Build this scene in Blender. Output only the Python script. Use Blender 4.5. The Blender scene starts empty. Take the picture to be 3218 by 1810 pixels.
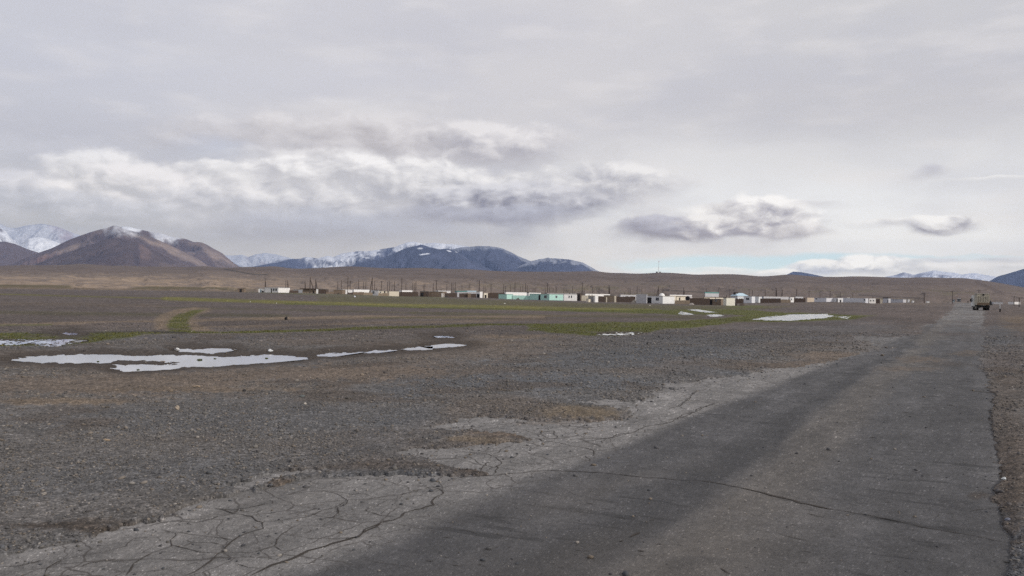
import bpy, math, random
import numpy as np
from mathutils import Matrix, Vector
random.seed(4); RNG = np.random.default_rng(7)
scene = bpy.context.scene
COL = scene.collection

# ------------------------------------------------------------------ camera
F = 2787.0; CX = 1609.0; CY = 905.0; EYE = 1.7
PITCH = math.atan(18 / F); ROLL = math.atan(0.0158)
cf = np.array([0, math.cos(PITCH), math.sin(PITCH)])
_r = np.array([1.0, 0, 0]); _u = np.array([0, -math.sin(PITCH), math.cos(PITCH)])
cr = _r * math.cos(ROLL) + _u * math.sin(ROLL)
cu = _u * math.cos(ROLL) - _r * math.sin(ROLL)
cam = bpy.data.objects.new('camera', bpy.data.cameras.new('camera')); COL.objects.link(cam)
cam.data.sensor_width = 36; cam.data.lens = 36 * F / 3218
cam.data.clip_start = 0.1; cam.data.clip_end = 200000
cam.matrix_world = Matrix(((cr[0], cu[0], -cf[0], 0), (cr[1], cu[1], -cf[1], 0), (cr[2], cu[2], -cf[2], EYE), (0, 0, 0, 1)))
scene.camera = cam

# ------------------------------------------------------------------ light and exposure
SUN_EL = math.radians(30); SUN_AZ = math.radians(118)          # azimuth clockwise from the viewing direction (+Y)
sd = Vector((math.sin(SUN_AZ) * math.cos(SUN_EL), math.cos(SUN_AZ) * math.cos(SUN_EL), math.sin(SUN_EL)))
sl = bpy.data.lights.new('sun', 'SUN'); sl.energy = 2.7; sl.angle = math.radians(4); sl.color = (1.0, 0.93, 0.84)
sun = bpy.data.objects.new('sun', sl); COL.objects.link(sun)
sun.rotation_euler = sd.to_track_quat('Z', 'Y').to_euler()
scene.view_settings.view_transform = 'Standard'; scene.view_settings.look = 'None'
scene.view_settings.exposure = 0.0; scene.view_settings.gamma = 1.0
scene.cycles.volume_bounces = 0

def azel(px, py):
    d = cf + cr * (px - CX) / F + cu * (CY - py) / F
    return math.degrees(math.atan2(d[0], d[1])), math.degrees(math.atan2(d[2], math.hypot(d[0], d[1])))

# ------------------------------------------------------------------ sky
world = bpy.data.worlds.new("World"); scene.world = world; world.use_nodes = True

def lin(c):
    return tuple(((v / 255) / 12.92 if v / 255 <= 0.04045 else ((v / 255 + 0.055) / 1.055) ** 2.4) for v in c[:3])

SINF = (.285, .39, .61)
def build_sky():
    nt = world.node_tree; N = nt.nodes; L = nt.links; N.clear()
    def node(t, **k):
        n = N.new(t)
        for a, b in k.items(): setattr(n, a, b)
        return n
    def plug(sock, v):
        if isinstance(v, bpy.types.NodeSocket): L.new(v, sock)
        else: sock.default_value = v
    def m(op, a, b=0.0, c=0.0, clamp=False):
        n = node('ShaderNodeMath', operation=op, use_clamp=clamp)
        plug(n.inputs[0], a); plug(n.inputs[1], b); plug(n.inputs[2], c)
        return n.outputs[0]
    def mapr(v, a, b, c=0.0, d=1.0, interp='SMOOTHSTEP'):
        n = node('ShaderNodeMapRange', interpolation_type=interp)
        plug(n.inputs[0], v); n.inputs[1].default_value = a; n.inputs[2].default_value = b
        n.inputs[3].default_value = c; n.inputs[4].default_value = d
        return n.outputs[0]
    def mixc(fac, a, b):
        n = node('ShaderNodeMix', data_type='RGBA')
        plug(n.inputs[0], fac)
        for s, v in ((n.inputs[6], a), (n.inputs[7], b)):
            if isinstance(v, bpy.types.NodeSocket): L.new(v, s)
            else: s.default_value = (*v[:3], 1)
        return n.outputs[2]
    tc = node('ShaderNodeTexCoord'); sep = node('ShaderNodeSeparateXYZ'); L.new(tc.outputs['Generated'], sep.inputs[0])
    x, y, z = sep.outputs
    az = m('MULTIPLY', m('ARCTAN2', x, y), 57.29578)
    el = m('MULTIPLY', m('ARCSINE', z), 57.29578)
    def vec(a, b, c=0.0):
        n = node('ShaderNodeCombineXYZ'); plug(n.inputs[0], a); plug(n.inputs[1], b); plug(n.inputs[2], c); return n.outputs[0]
    def noise(v, scale, detail, rough, dist=0.0, lac=2.0):
        n = node('ShaderNodeTexNoise'); L.new(v, n.inputs['Vector'])
        n.inputs['Scale'].default_value = scale; n.inputs['Detail'].default_value = detail
        n.inputs['Roughness'].default_value = rough; n.inputs['Distortion'].default_value = dist
        n.inputs['Lacunarity'].default_value = lac
        return n.outputs[0]
    elk = m('MULTIPLY', el, 1.9)
    P = vec(az, elk)
    P2 = vec(m('ADD', az, 0.5), m('ADD', elk, 0.8))          # the same field, one step towards the sun
    puff = noise(P, 0.20, 7, 0.52); puff2 = noise(P2, 0.20, 7, 0.52)
    def bub(v):
        n = node('ShaderNodeTexVoronoi', feature='F1'); L.new(v, n.inputs['Vector']); n.inputs['Scale'].default_value = .30
        n.inputs['Detail'].default_value = 3; n.inputs['Roughness'].default_value = .45; n.inputs['Lacunarity'].default_value = 2.3
        return n.outputs['Distance']
    wn = node('ShaderNodeTexNoise'); wn.inputs['Scale'].default_value = .35; wn.inputs['Detail'].default_value = 5; L.new(P, wn.inputs['Vector'])
    def warped(v):
        a_ = node('ShaderNodeVectorMath', operation='MULTIPLY_ADD'); L.new(wn.outputs['Color'], a_.inputs[0]); a_.inputs[1].default_value = (3.0, 3.0, 0); L.new(v, a_.inputs[2]); return a_.outputs[0]
    b1 = bub(warped(P)); b2 = bub(warped(P2))
    relief = m('ADD', m('MULTIPLY', m('SUBTRACT', puff, puff2), .6), m('MULTIPLY', m('SUBTRACT', b2, b1), .26))
    billow = m('MULTIPLY', m('SUBTRACT', .5, b1), 1.0)
    wx = noise(vec(az, elk, 11.3), 0.30, 7, 0.56); wy = noise(vec(az, elk, 27.9), 0.30, 7, 0.56)
    fine = noise(vec(az, elk, 5.5), 1.6, 6, 0.6)
    soft = noise(vec(az, m('MULTIPLY', el, 2.6), 40.0), 0.075, 5, 0.5)
    soft2 = noise(vec(az, m('MULTIPLY', el, 3.6), 63.0), 0.16, 6, 0.55)
    # pale blue of the clear air behind the clouds
    sky = node('ShaderNodeTexSky', sky_type='NISHITA'); sky.sun_disc = False
    sky.sun_elevation = SUN_EL; sky.sun_rotation = SUN_AZ; sky.altitude = 3600; sky.air_density = 1.0; sky.dust_density = 1.2
    # high overcast sheet
    top_l = lin((196, 198, 206)); top_c = lin((204, 203, 206)); top_r = lin((198, 198, 201))
    low_l = lin((180, 184, 193)); low_c = lin((195, 197, 203)); low_r = lin((227, 229, 231))
    fx = mapr(az, -30, 2); fx2 = mapr(az, -2, 26)
    top = mixc(fx2, mixc(fx, top_l, top_c), top_r)
    low = mixc(mapr(az, -7, 12), mixc(mapr(az, -30, -8), low_l, low_c), low_r)
    base = mixc(mapr(el, 4.5, 12.5), low, top)
    base = mixc(mapr(soft, 0.35, 0.72, 0.0, 0.55), base, lin((184, 186, 196)))
    base = mixc(mapr(soft2, 0.46, 0.75, 0.0, 0.38), base, lin((224, 221, 220)))
    cur = base
    # (px, py, rx, ry, opacity, edge softness, warp, base colour, top colour, relief)
    clouds = [
     # broad soft darker veils
     (1150, 150, 1500, 240, .30, 1.0, 3.0, (190, 191, 198), (206, 204, 206), .2),
     (250, 230, 520, 150, .40, 1.0, 3.0, (184, 187, 199), (200, 202, 208), .2),
     (2750, 330, 700, 140, .40, 1.0, 3.0, (186, 186, 190), (202, 200, 200), .2),
     (700, 700, 760, 110, .75, .9, 2.0, (182, 186, 194), (200, 202, 207), .3),
     (1180, 700, 460, 90, .75, .8, 2.0, (170, 175, 187), (192, 195, 203), .3),
     (120, 640, 330, 90, .5, .9, 2.0, (190, 196, 204), (202, 205, 209), .3),
     (1100, 260, 420, 90, .4, .9, 3.0, (196, 198, 208), (206, 206, 210), .2),
     (2300, 500, 900, 60, .35, 1.0, 3.0, (214, 214, 214), (226, 225, 222), .2),
     (700, 470, 150, 44, .7, .8, 1.5, (190, 199, 214), (196, 204, 218), .1),
     # big grey-cream cloud in the middle
     (1200, 440, 640, 108, .92, .55, 1.6, (174, 172, 177), (222, 219, 217), .8),
     (880, 395, 330, 75, .6, .8, 1.6, (188, 186, 190), (220, 217, 215), .6),
     (1560, 450, 290, 92, .95, .35, 1.4, (176, 176, 184), (228, 225, 222), 1.0),
     (1150, 350, 420, 50, .6, .8, 1.4, (204, 202, 203), (220, 218, 216), .5),
     # bright cumulus band at the left
     (110, 600, 290, 84, .8, .5, 1.6, (178, 182, 192), (214, 214, 217), 1.0),
     (310, 555, 240, 110, .92, .35, 1.5, (194, 195, 200), (240, 238, 234), 1.1),
     (540, 600, 400, 105, .95, .4, 1.5, (190, 192, 198), (236, 233, 230), 1.2),
     (830, 620, 350, 112, .95, .4, 1.5, (184, 186, 194), (236, 234, 231), 1.2),
     (700, 650, 400, 60, .6, .6, 1.5, (176, 180, 190), (210, 211, 214), .8),
     (420, 680, 520, 50, .7, .7, 1.6, (176, 181, 190), (214, 215, 218), .8),
     (980, 505, 300, 44, .7, .6, 1.4, (196, 196, 200), (232, 230, 227), 1.0),
     (60, 470, 420, 60, .5, .9, 2.0, (190, 193, 202), (216, 216, 219), .6),
     (1140, 620, 350, 90, .8, .5, 1.5, (174, 177, 187), (224, 223, 222), 1.2),
     (1400, 575, 330, 86, .92, .35, 1.4, (180, 182, 190), (238, 236, 232), 1.2),
     (180, 640, 330, 46, .7, .5, 1.3, (172, 177, 188), (206, 208, 212), .9),
     (1000, 540, 330, 60, .85, .3, 1.3, (188, 189, 195), (242, 240, 236), 1.1),
     (700, 540, 200, 46, .8, .3, 1.3, (196, 197, 202), (240, 238, 234), 1.0),
     (980, 705, 480, 56, .8, .6, 1.3, (168, 172, 184), (196, 199, 206), .6),
     # dark cloud bases right of the middle
     (1640, 635, 430, 84, .97, .3, 1.5, (142, 146, 162), (214, 214, 216), 1.1),
     (1920, 570, 290, 72, .9, .4, 1.5, (172, 174, 184), (234, 232, 228), 1.2),
     (1560, 675, 400, 46, .9, .5, 1.3, (150, 154, 170), (188, 191, 200), .6),
     (1250, 725, 620, 40, .6, .8, 1.3, (172, 177, 190), (190, 194, 203), .3),
     # flat-based cumulus at the right
     (2130, 716, 310, 44, 1.0, .3, .8, (148, 151, 166), (196, 197, 204), .7),
     (2290, 728, 300, 22, .95, .3, .6, (154, 156, 170), (186, 188, 197), .5),
     (2360, 685, 260, 82, .98, .25, 1.1, (170, 171, 182), (244, 242, 237), 1.5),
     (2230, 660, 120, 36, .8, .4, 1.0, (200, 200, 204), (240, 238, 233), 1.2),
     (2500, 722, 130, 28, .9, .4, 1.0, (176, 177, 186), (232, 230, 227), 1.0),
     (2960, 706, 140, 38, 1.0, .25, .8, (158, 161, 175), (240, 239, 235), 1.3),
     (2800, 700, 150, 14, .8, .6, 1.0, (190, 192, 200), (236, 235, 231), .8),
     (2560, 640, 90, 14, .7, .7, 1.0, (188, 189, 196), (214, 213, 213), .8),
     (2920, 535, 60, 20, .8, .7, 1.2, (168, 170, 180), (196, 196, 201), .8),
     (3120, 562, 150, 6, .7, .9, 1.0, (228, 227, 224), (238, 237, 233), .4),
    ]
    rl = m('MULTIPLY', relief, 1.0)
    def cloud(cur, c, flat=True):
        px, py, rx, ry, op, soft_, warp, cb, ct, rel = c; ct = (ct[0] - 4, ct[1] - 3, ct[2] + 1); rel = rel * .85
        a0, e0 = azel(px, py); a1, _ = azel(px + rx, py); _, e1 = azel(px, py - ry)
        ra = abs(a1 - a0); re = abs(e1 - e0)
        du = m('MULTIPLY_ADD', m('SUBTRACT', wx, 0.5), warp * 1.6, m('SUBTRACT', az, a0))
        dv = m('MULTIPLY_ADD', m('SUBTRACT', wy, 0.5), warp * 0.85, m('SUBTRACT', el, e0))
        du = m('DIVIDE', du, ra); dv = m('DIVIDE', dv, re)
        d = m('SQRT', m('ADD', m('MULTIPLY', du, du), m('MULTIPLY', dv, dv)))
        d = m('SUBTRACT', d, m('MULTIPLY_ADD', m('SUBTRACT', puff, .5), 1.3, m('MULTIPLY', billow, .35)))
        sw = mapr(dv, -.5, .5, soft_ * 2.4, soft_ * .75, 'LINEAR')         # crisp heads, diffuse bases
        q = m('DIVIDE', m('SUBTRACT', m('MULTIPLY_ADD', sw, .5, 1.0), d), m('MULTIPLY', sw, 1.4), clamp=True)
        mask = mapr(q, 0, 1, 0.0, op)
        t = m('MULTIPLY_ADD', dv, 0.55, 0.46)
        t = m('MULTIPLY_ADD', relief, 4.2 * rel, t)
        t = m('MULTIPLY_ADD', m('SUBTRACT', fine, 0.5), 0.35 * rel, t, clamp=True)
        return mixc(mask, cur, mixc(t, lin(cb), lin(ct))), mask
    mult = []
    for c in clouds:
        cur, _ = cloud(cur, c)
    # pale blue gaps low on the right, then small bright cumulus heads standing in them
    gaps = [(2330, 830, 430, 26, .9), (2640, 818, 280, 24, .9), (2980, 812, 260, 10, .45), (2150, 845, 150, 10, .5)]
    blue = N.new('ShaderNodeVectorMath'); blue.operation = 'SCALE'
    L.new(sky.outputs[0], blue.inputs[0]); blue.inputs['Scale'].default_value = 0.12
    clear = mixc(0.30, blue.outputs[0], lin((200, 222, 232)))
    clear = mixc(0.62, clear, lin((201, 220, 229)))
    for px, py, rx, ry, op in gaps:
        a0, e0 = azel(px, py); a1, _ = azel(px + rx, py); _, e1 = azel(px, py - ry)
        du = m('DIVIDE', m('MULTIPLY_ADD', m('SUBTRACT', wx, 0.5), 3.0, m('SUBTRACT', az, a0)), abs(a1 - a0))
        dv = m('DIVIDE', m('MULTIPLY_ADD', m('SUBTRACT', wy, 0.5), 0.9, m('SUBTRACT', el, e0)), abs(e1 - e0))
        d = m('SQRT', m('ADD', m('MULTIPLY', du, du), m('MULTIPLY', dv, dv)))
        cur = mixc(mapr(d, 1.3, 0.55, 0.0, op), cur, clear)
    small = [
     (2560, 842, 110, 30, .97, .25, .8, (188, 195, 209), (240, 239, 235), 1.8),
     (2440, 858, 90, 16, .9, .4, .8, (210, 214, 220), (240, 239, 235), 1.6),
     (2270, 850, 170, 13, .8, .6, .8, (222, 224, 226), (240, 239, 235), 1.2),
     (2100, 842, 120, 9, .6, .7, .8, (222, 224, 226), (238, 237, 233), 1.2),
     (2740, 832, 160, 42, .97, .3, 1.0, (188, 193, 204), (244, 243, 239), 2.0),
     (2880, 838, 140, 26, .85, .4, 1.0, (190, 195, 205), (232, 232, 230), 1.4),
     (2950, 818, 90, 10, .8, .6, .8, (178, 186, 198), (214, 216, 219), 1.2),
     (3000, 838, 150, 16, .7, .6, .8, (214, 216, 219), (236, 235, 232), 1.2),
     (3160, 818, 110, 9, .8, .6, .8, (182, 188, 199), (216, 217, 219), 1.2),
     (3160, 842, 130, 12, .7, .6, .8, (206, 209, 214), (234, 233, 230), 1.2),
    ]
    for c in small:
        cur, _ = cloud(cur, c)
    # the overcast thins towards the sun, outside the picture
    g = mapr(m('ABSOLUTE', m('SUBTRACT', az, math.degrees(SUN_AZ))), 80, 10, 1.0, 1.5)
    # the thin air in front of the low sky takes some of it away: the clouds behind are that much brighter
    path = m('MINIMUM', m('DIVIDE', 1900.0, m('SINE', m('RADIANS', m('MAXIMUM', el, 0.5)))), 29500.0)
    T = m('EXPONENT', m('MULTIPLY', path, -2.6e-5))
    ins = node('ShaderNodeVectorMath', operation='SCALE'); ins.inputs[0].default_value = SINF; L.new(m('SUBTRACT', 1.0, T), ins.inputs['Scale'])
    sub = node('ShaderNodeVectorMath', operation='SUBTRACT'); L.new(cur, sub.inputs[0]); L.new(ins.outputs[0], sub.inputs[1])
    cmp_ = node('ShaderNodeVectorMath', operation='SCALE'); L.new(sub.outputs[0], cmp_.inputs[0]); L.new(m('DIVIDE', 1.0, T), cmp_.inputs['Scale'])
    bgc = node('ShaderNodeBackground'); tint = node('ShaderNodeVectorMath', operation='MULTIPLY'); L.new(cmp_.outputs[0], tint.inputs[0]); tint.inputs[1].default_value = (.995, .998, 1.018); L.new(tint.outputs[0], bgc.inputs[0]); L.new(m('MULTIPLY', g, 1.19), bgc.inputs[1])
    bgs = node('ShaderNodeBackground'); L.new(sky.outputs[0], bgs.inputs[0]); bgs.inputs[1].default_value = 0.05
    mx = node('ShaderNodeMixShader'); mx.inputs[0].default_value = 0.93
    L.new(bgs.outputs[0], mx.inputs[1]); L.new(bgc.outputs[0], mx.inputs[2])
    out = node('ShaderNodeOutputWorld'); L.new(mx.outputs[0], out.inputs[0])
build_sky()
world.cycles.sampling_method = 'MANUAL'; world.cycles.sample_map_resolution = 256
scene.cycles.max_bounces = 3; scene.cycles.diffuse_bounces = 1; scene.cycles.glossy_bounces = 2
scene.cycles.use_denoising = False; scene.cycles.use_adaptive_sampling = True; scene.cycles.adaptive_threshold = 0.010; scene.cycles.sample_clamp_indirect = 2.0; scene.cycles.sample_clamp_direct = 6.0

# ------------------------------------------------------------------ helpers
def ray(px, py):
    return cf + cr * (px - CX) / F + cu * (CY - py) / F
def project(X, Y, Z):
    dx, dy, dz = X, Y, Z - EYE
    w = dx * cf[0] + dy * cf[1] + dz * cf[2]
    w = np.where(w > 1e-3, w, 1e-3)
    u = (dx * cr[0] + dy * cr[1] + dz * cr[2]) / w; v = (dx * cu[0] + dy * cu[1] + dz * cu[2]) / w
    return CX + F * u, CY - F * v
def horizon(px):
    """pixel row of the horizon at that column"""
    return 923.0 + 0.0158 * (px - CX)
def sm(a, b, x):
    t = np.clip((x - a) / (b - a), 0, 1); return t * t * (3 - 2 * t)

_perm = RNG.random(65536).astype(np.float32)
def vnoise(x, y, seed=0):
    xi = np.floor(x).astype(np.int64); yi = np.floor(y).astype(np.int64)
    fx = (x - xi); fy = (y - yi); fx = fx * fx * (3 - 2 * fx); fy = fy * fy * (3 - 2 * fy)
    def h(a, b):
        k = (a * 374761393 + b * 668265263 + seed * 974634777) & 0x7fffffff
        k = ((k ^ (k >> 13)) * 1274126177) & 0x7fffffff
        return _perm[(k ^ (k >> 16)) & 65535]
    return (h(xi, yi) * (1 - fx) + h(xi + 1, yi) * fx) * (1 - fy) + (h(xi, yi + 1) * (1 - fx) + h(xi + 1, yi + 1) * fx) * fy
def fbm(x, y, o=5, seed=0, g=0.5):
    s = 0; a = 1; t = 0
    for i in range(o):
        s = s + a * vnoise(x, y, seed + i * 17); t += a; a *= g; x = x * 2.03 + 5.1; y = y * 2.03 + 9.7
    return s / t
def ridged(x, y, o=5, seed=0, g=0.5):
    s = 0; a = 1; t = 0
    for i in range(o):
        s = s + a * (1 - np.abs(2 * vnoise(x, y, seed + i * 23) - 1)); t += a; a *= g; x = x * 2.05 + 3.3; y = y * 2.05 + 7.9
    return s / t

# macro height of the plain: level round the road, a shallow dip under the middle of the village
_dp = np.array([(0, 0), (700, .1), (870, .3), (1100, .1), (1250, -.5), (1500, -.5), (1600, -.9), (1726, -1.1), (2083, -1.3),
                (2300, -1.45), (2450, -.6), (2600, 0), (2740, -.3), (2850, 0), (3218, 0)], float)
_da = np.degrees(np.arctan((_dp[:, 0] - CX) / F))
def gz(X, Y):
    D = np.hypot(X, Y); a = np.degrees(np.arctan2(X, Y))
    return np.interp(a, _da, _dp[:, 1]) * sm(110, 330, D)
def on_ground(px, py):
    d = ray(px, py); z = 0.0
    for _ in range(12):
        t = (z - EYE) / min(d[2], -1e-5); X, Y = d[0] * t, d[1] * t
        z = float(gz(np.float64(X), np.float64(Y)))
    return X, Y, z

def props(o, label=None, cat=None, group=None, kind=None):
    for k, v in (('label', label), ('category', cat), ('group', group), ('kind', kind)):
        if v: o[k] = v
    return o
def grid_mesh(name, V, nx, ny, mats, smooth=True, cols=None, keep=None, wrap=False, attrs=None):
    """V (ny*nx,3) row-major"""
    me = bpy.data.meshes.new(name)
    j, i = np.meshgrid(np.arange(ny - 1), np.arange(nx if wrap else nx - 1), indexing='ij')
    i2 = (i + 1) % nx
    q = np.stack([j * nx + i, j * nx + i2, (j + 1) * nx + i2, (j + 1) * nx + i], -1).reshape(-1, 4)
    if keep is not None:
        q = q[keep[q].any(1)]
        used = np.unique(q); remap = -np.ones(len(V), np.int64); remap[used] = np.arange(len(used))
        q = remap[q]; V = V[used]
        if cols is not None: cols = cols[used]
        if attrs: attrs = {k: v[used] for k, v in attrs.items()}
    me.vertices.add(len(V)); me.vertices.foreach_set('co', V.astype(np.float32).ravel())
    me.loops.add(q.size); me.loops.foreach_set('vertex_index', q.astype(np.int32).ravel())
    me.polygons.add(len(q)); me.polygons.foreach_set('loop_start', np.arange(0, q.size, 4, dtype=np.int32))
    me.polygons.foreach_set('loop_total', np.full(len(q), 4, np.int32))
    me.update(calc_edges=True)
    if smooth: me.polygons.foreach_set('use_smooth', np.ones(len(q), bool))
    if cols is not None:
        a = me.attributes.new('col', 'FLOAT_COLOR', 'POINT')
        a.data.foreach_set('color', np.concatenate([cols, np.ones((len(cols), 1))], 1).astype(np.float32).ravel())
    for k, v in (attrs or {}).items():
        a = me.attributes.new(k, 'FLOAT', 'POINT'); a.data.foreach_set('value', v.astype(np.float32))
    me.materials.append(mats)
    o = bpy.data.objects.new(name, me); COL.objects.link(o); return o

class MB:
    """collects simple solids, links them as one mesh object"""
    def __init__(s): s.v = []; s.f = []
    def add(s, vs, fs):
        n = len(s.v); s.v += [tuple(map(float, p)) for p in vs]; s.f += [tuple(i + n for i in f) for f in fs]; return s
    def prism(s, poly, z0, z1):
        """poly ccw XY list; z1 number or list"""
        n = len(poly); zt = z1 if isinstance(z1, (list, tuple)) else [z1] * n
        vs = [(p[0], p[1], z0) for p in poly] + [(p[0], p[1], zt[i]) for i, p in enumerate(poly)]
        fs = [tuple(range(n - 1, -1, -1)), tuple(range(n, 2 * n))] + [(i, (i + 1) % n, n + (i + 1) % n, n + i) for i in range(n)]
        return s.add(vs, fs)
    def tube(s, a, b, r0, r1=None, n=7):
        a = Vector(a); b = Vector(b); r1 = r0 if r1 is None else r1
        d = (b - a).normalized(); u = d.orthogonal().normalized(); w = d.cross(u)
        vs = []
        for c, r in ((a, r0), (b, r1)):
            for k in range(n):
                t = 2 * math.pi * k / n; vs.append(c + u * math.cos(t) * r + w * math.sin(t) * r)
        fs = [tuple(range(n - 1, -1, -1)), tuple(range(n, 2 * n))] + [(i, (i + 1) % n, n + (i + 1) % n, n + i) for i in range(n)]
        return s.add(vs, fs)
    def obox(s, c, ax, ay, az_, hx, hy, hz):
        c = Vector(c); vs = []
        for k in (-1, 1):
            for j in (-1, 1):
                for i in (-1, 1): vs.append(c + ax * hx * i + ay * hy * j + az_ * hz * k)
        return s.add(vs, [(0, 2, 3, 1), (4, 5, 7, 6), (0, 1, 5, 4), (2, 6, 7, 3), (0, 4, 6, 2), (1, 3, 7, 5)])
    def build(s, name, mat_, parent=None, origin=None):
        me = bpy.data.meshes.new(name)
        org = Vector(origin) if origin is not None else (Vector(parent.location) if parent else Vector((0, 0, 0)))
        if parent and parent.parent: org = Vector(parent['_o']) if '_o' in parent else org
        me.from_pydata([(p[0] - org[0], p[1] - org[1], p[2] - org[2]) for p in s.v], [], s.f)
        me.validate(); me.update(); me.materials.append(mat_)
        o = bpy.data.objects.new(name, me); COL.objects.link(o)
        if parent: o.parent = parent
        elif origin is not None: o.location = org
        return o
def empty(name, loc):
    o = bpy.data.objects.new(name, None); o.location = loc; COL.objects.link(o); return o

# ------------------------------------------------------------------ materials
def material(name, rough=0.9, spec=0.3):
    m = bpy.data.materials.new(name); m.use_nodes = True
    b = m.node_tree.nodes['Principled BSDF']; b.inputs['Roughness'].default_value = rough
    b.inputs['Specular IOR Level'].default_value = spec
    return m, m.node_tree, b
def flat(name, c, rough=0.85, var=0.12, scale=3.0, metal=0.0, spec=0.3):
    """painted / plastered / wooden surface with uneven tone and a little relief"""
    m, nt, b = material(name, rough, spec); N = nt.nodes; L = nt.links
    tc = N.new('ShaderNodeTexCoord'); n = N.new('ShaderNodeTexNoise'); n.inputs['Scale'].default_value = scale
    n.inputs['Detail'].default_value = 6; n.inputs['Roughness'].default_value = 0.65
    L.new(tc.outputs['Object'], n.inputs['Vector'])
    r = N.new('ShaderNodeMapRange'); r.inputs[1].default_value = 0.3; r.inputs[2].default_value = 0.7
    r.inputs[3].default_value = 1 - var; r.inputs[4].default_value = 1 + var; L.new(n.outputs[0], r.inputs[0])
    s = N.new('ShaderNodeVectorMath'); s.operation = 'SCALE'; s.inputs[0].default_value = c
    L.new(r.outputs[0], s.inputs['Scale']); L.new(s.outputs[0], b.inputs['Base Color'])
    bp = N.new('ShaderNodeBump'); bp.inputs['Strength'].default_value = 0.4; bp.inputs['Distance'].default_value = 0.03
    L.new(n.outputs[0], bp.inputs['Height']); L.new(bp.outputs[0], b.inputs['Normal'])
    b.inputs['Metallic'].default_value = metal
    return m

def ground_material(name, stone=1.0, scale=42.0, rough=0.92):
    """vertex colour of the soil times pebble cells of several sizes"""
    m, nt, b = material(name, rough, 0.25); N = nt.nodes; L = nt.links
    at = N.new('ShaderNodeAttribute'); at.attribute_name = 'col'
    st = N.new('ShaderNodeAttribute'); st.attribute_name = 'stony'
    tc = N.new('ShaderNodeTexCoord')
    def vor(sc):
        v = N.new('ShaderNodeTexVoronoi'); v.inputs['Scale'].default_value = sc; L.new(tc.outputs['Object'], v.inputs['Vector'])
        sp = N.new('ShaderNodeSeparateColor'); L.new(v.outputs['Color'], sp.inputs[0]); return v, sp.outputs[0]
    def noise(sc, d=6, r=.6):
        n = N.new('ShaderNodeTexNoise'); n.inputs['Scale'].default_value = sc; n.inputs['Detail'].default_value = d
        n.inputs['Roughness'].default_value = r; L.new(tc.outputs['Object'], n.inputs['Vector']); return n.outputs[0]
    def mr(v, a, b_, c, d):
        n = N.new('ShaderNodeMapRange'); L.new(v, n.inputs[0])
        for i, q in enumerate((a, b_, c, d)): n.inputs[i + 1].default_value = q
        return n.outputs[0]
    def mm(op, a, c):
        n = N.new('ShaderNodeMath'); n.operation = op
        for i, q in enumerate((a, c)):
            if isinstance(q, bpy.types.NodeSocket): L.new(q, n.inputs[i])
            else: n.inputs[i].default_value = q
        return n.outputs[0]
    v1, c1 = vor(scale); v2, c2 = vor(scale * .33); v3, c3 = vor(scale * .09)
    f = mm('MULTIPLY', mr(c1, 0, 1, .62, 1.38), mr(c2, 0, 1, .78, 1.22))
    f = mm('MULTIPLY', f, mr(c3, 0, 1, .88, 1.12))
    f = mm('MULTIPLY', f, mr(noise(1.3), .3, .7, .86, 1.14))
    f = mm('MULTIPLY', f, mr(noise(.09), .3, .7, .9, 1.1))
    hi = mr(c1, .93, 1.0, 0, .7)                      # odd pale pebble
    f = mm('ADD', f, hi)
    f = mm('ADD', mm('MULTIPLY', mm('SUBTRACT', f, 1.0), st.outputs['Fac']), 1.0)
    s = N.new('ShaderNodeVectorMath'); s.operation = 'SCALE'; L.new(at.outputs['Color'], s.inputs[0]); L.new(f, s.inputs['Scale'])
    L.new(s.outputs[0], b.inputs['Base Color'])
    hgt = mm('ADD', mm('MULTIPLY', v1.outputs['Distance'], -1.0 / scale * 10), mm('MULTIPLY', v2.outputs['Distance'], -.5 / scale * 10))
    bp = N.new('ShaderNodeBump'); bp.inputs['Strength'].default_value = 0.9 * stone; bp.inputs['Distance'].default_value = 0.045
    L.new(hgt, bp.inputs['Height']); L.new(bp.outputs[0], b.inputs['Normal'])
    return m
M_ground = ground_material('gravel_plain')

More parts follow.
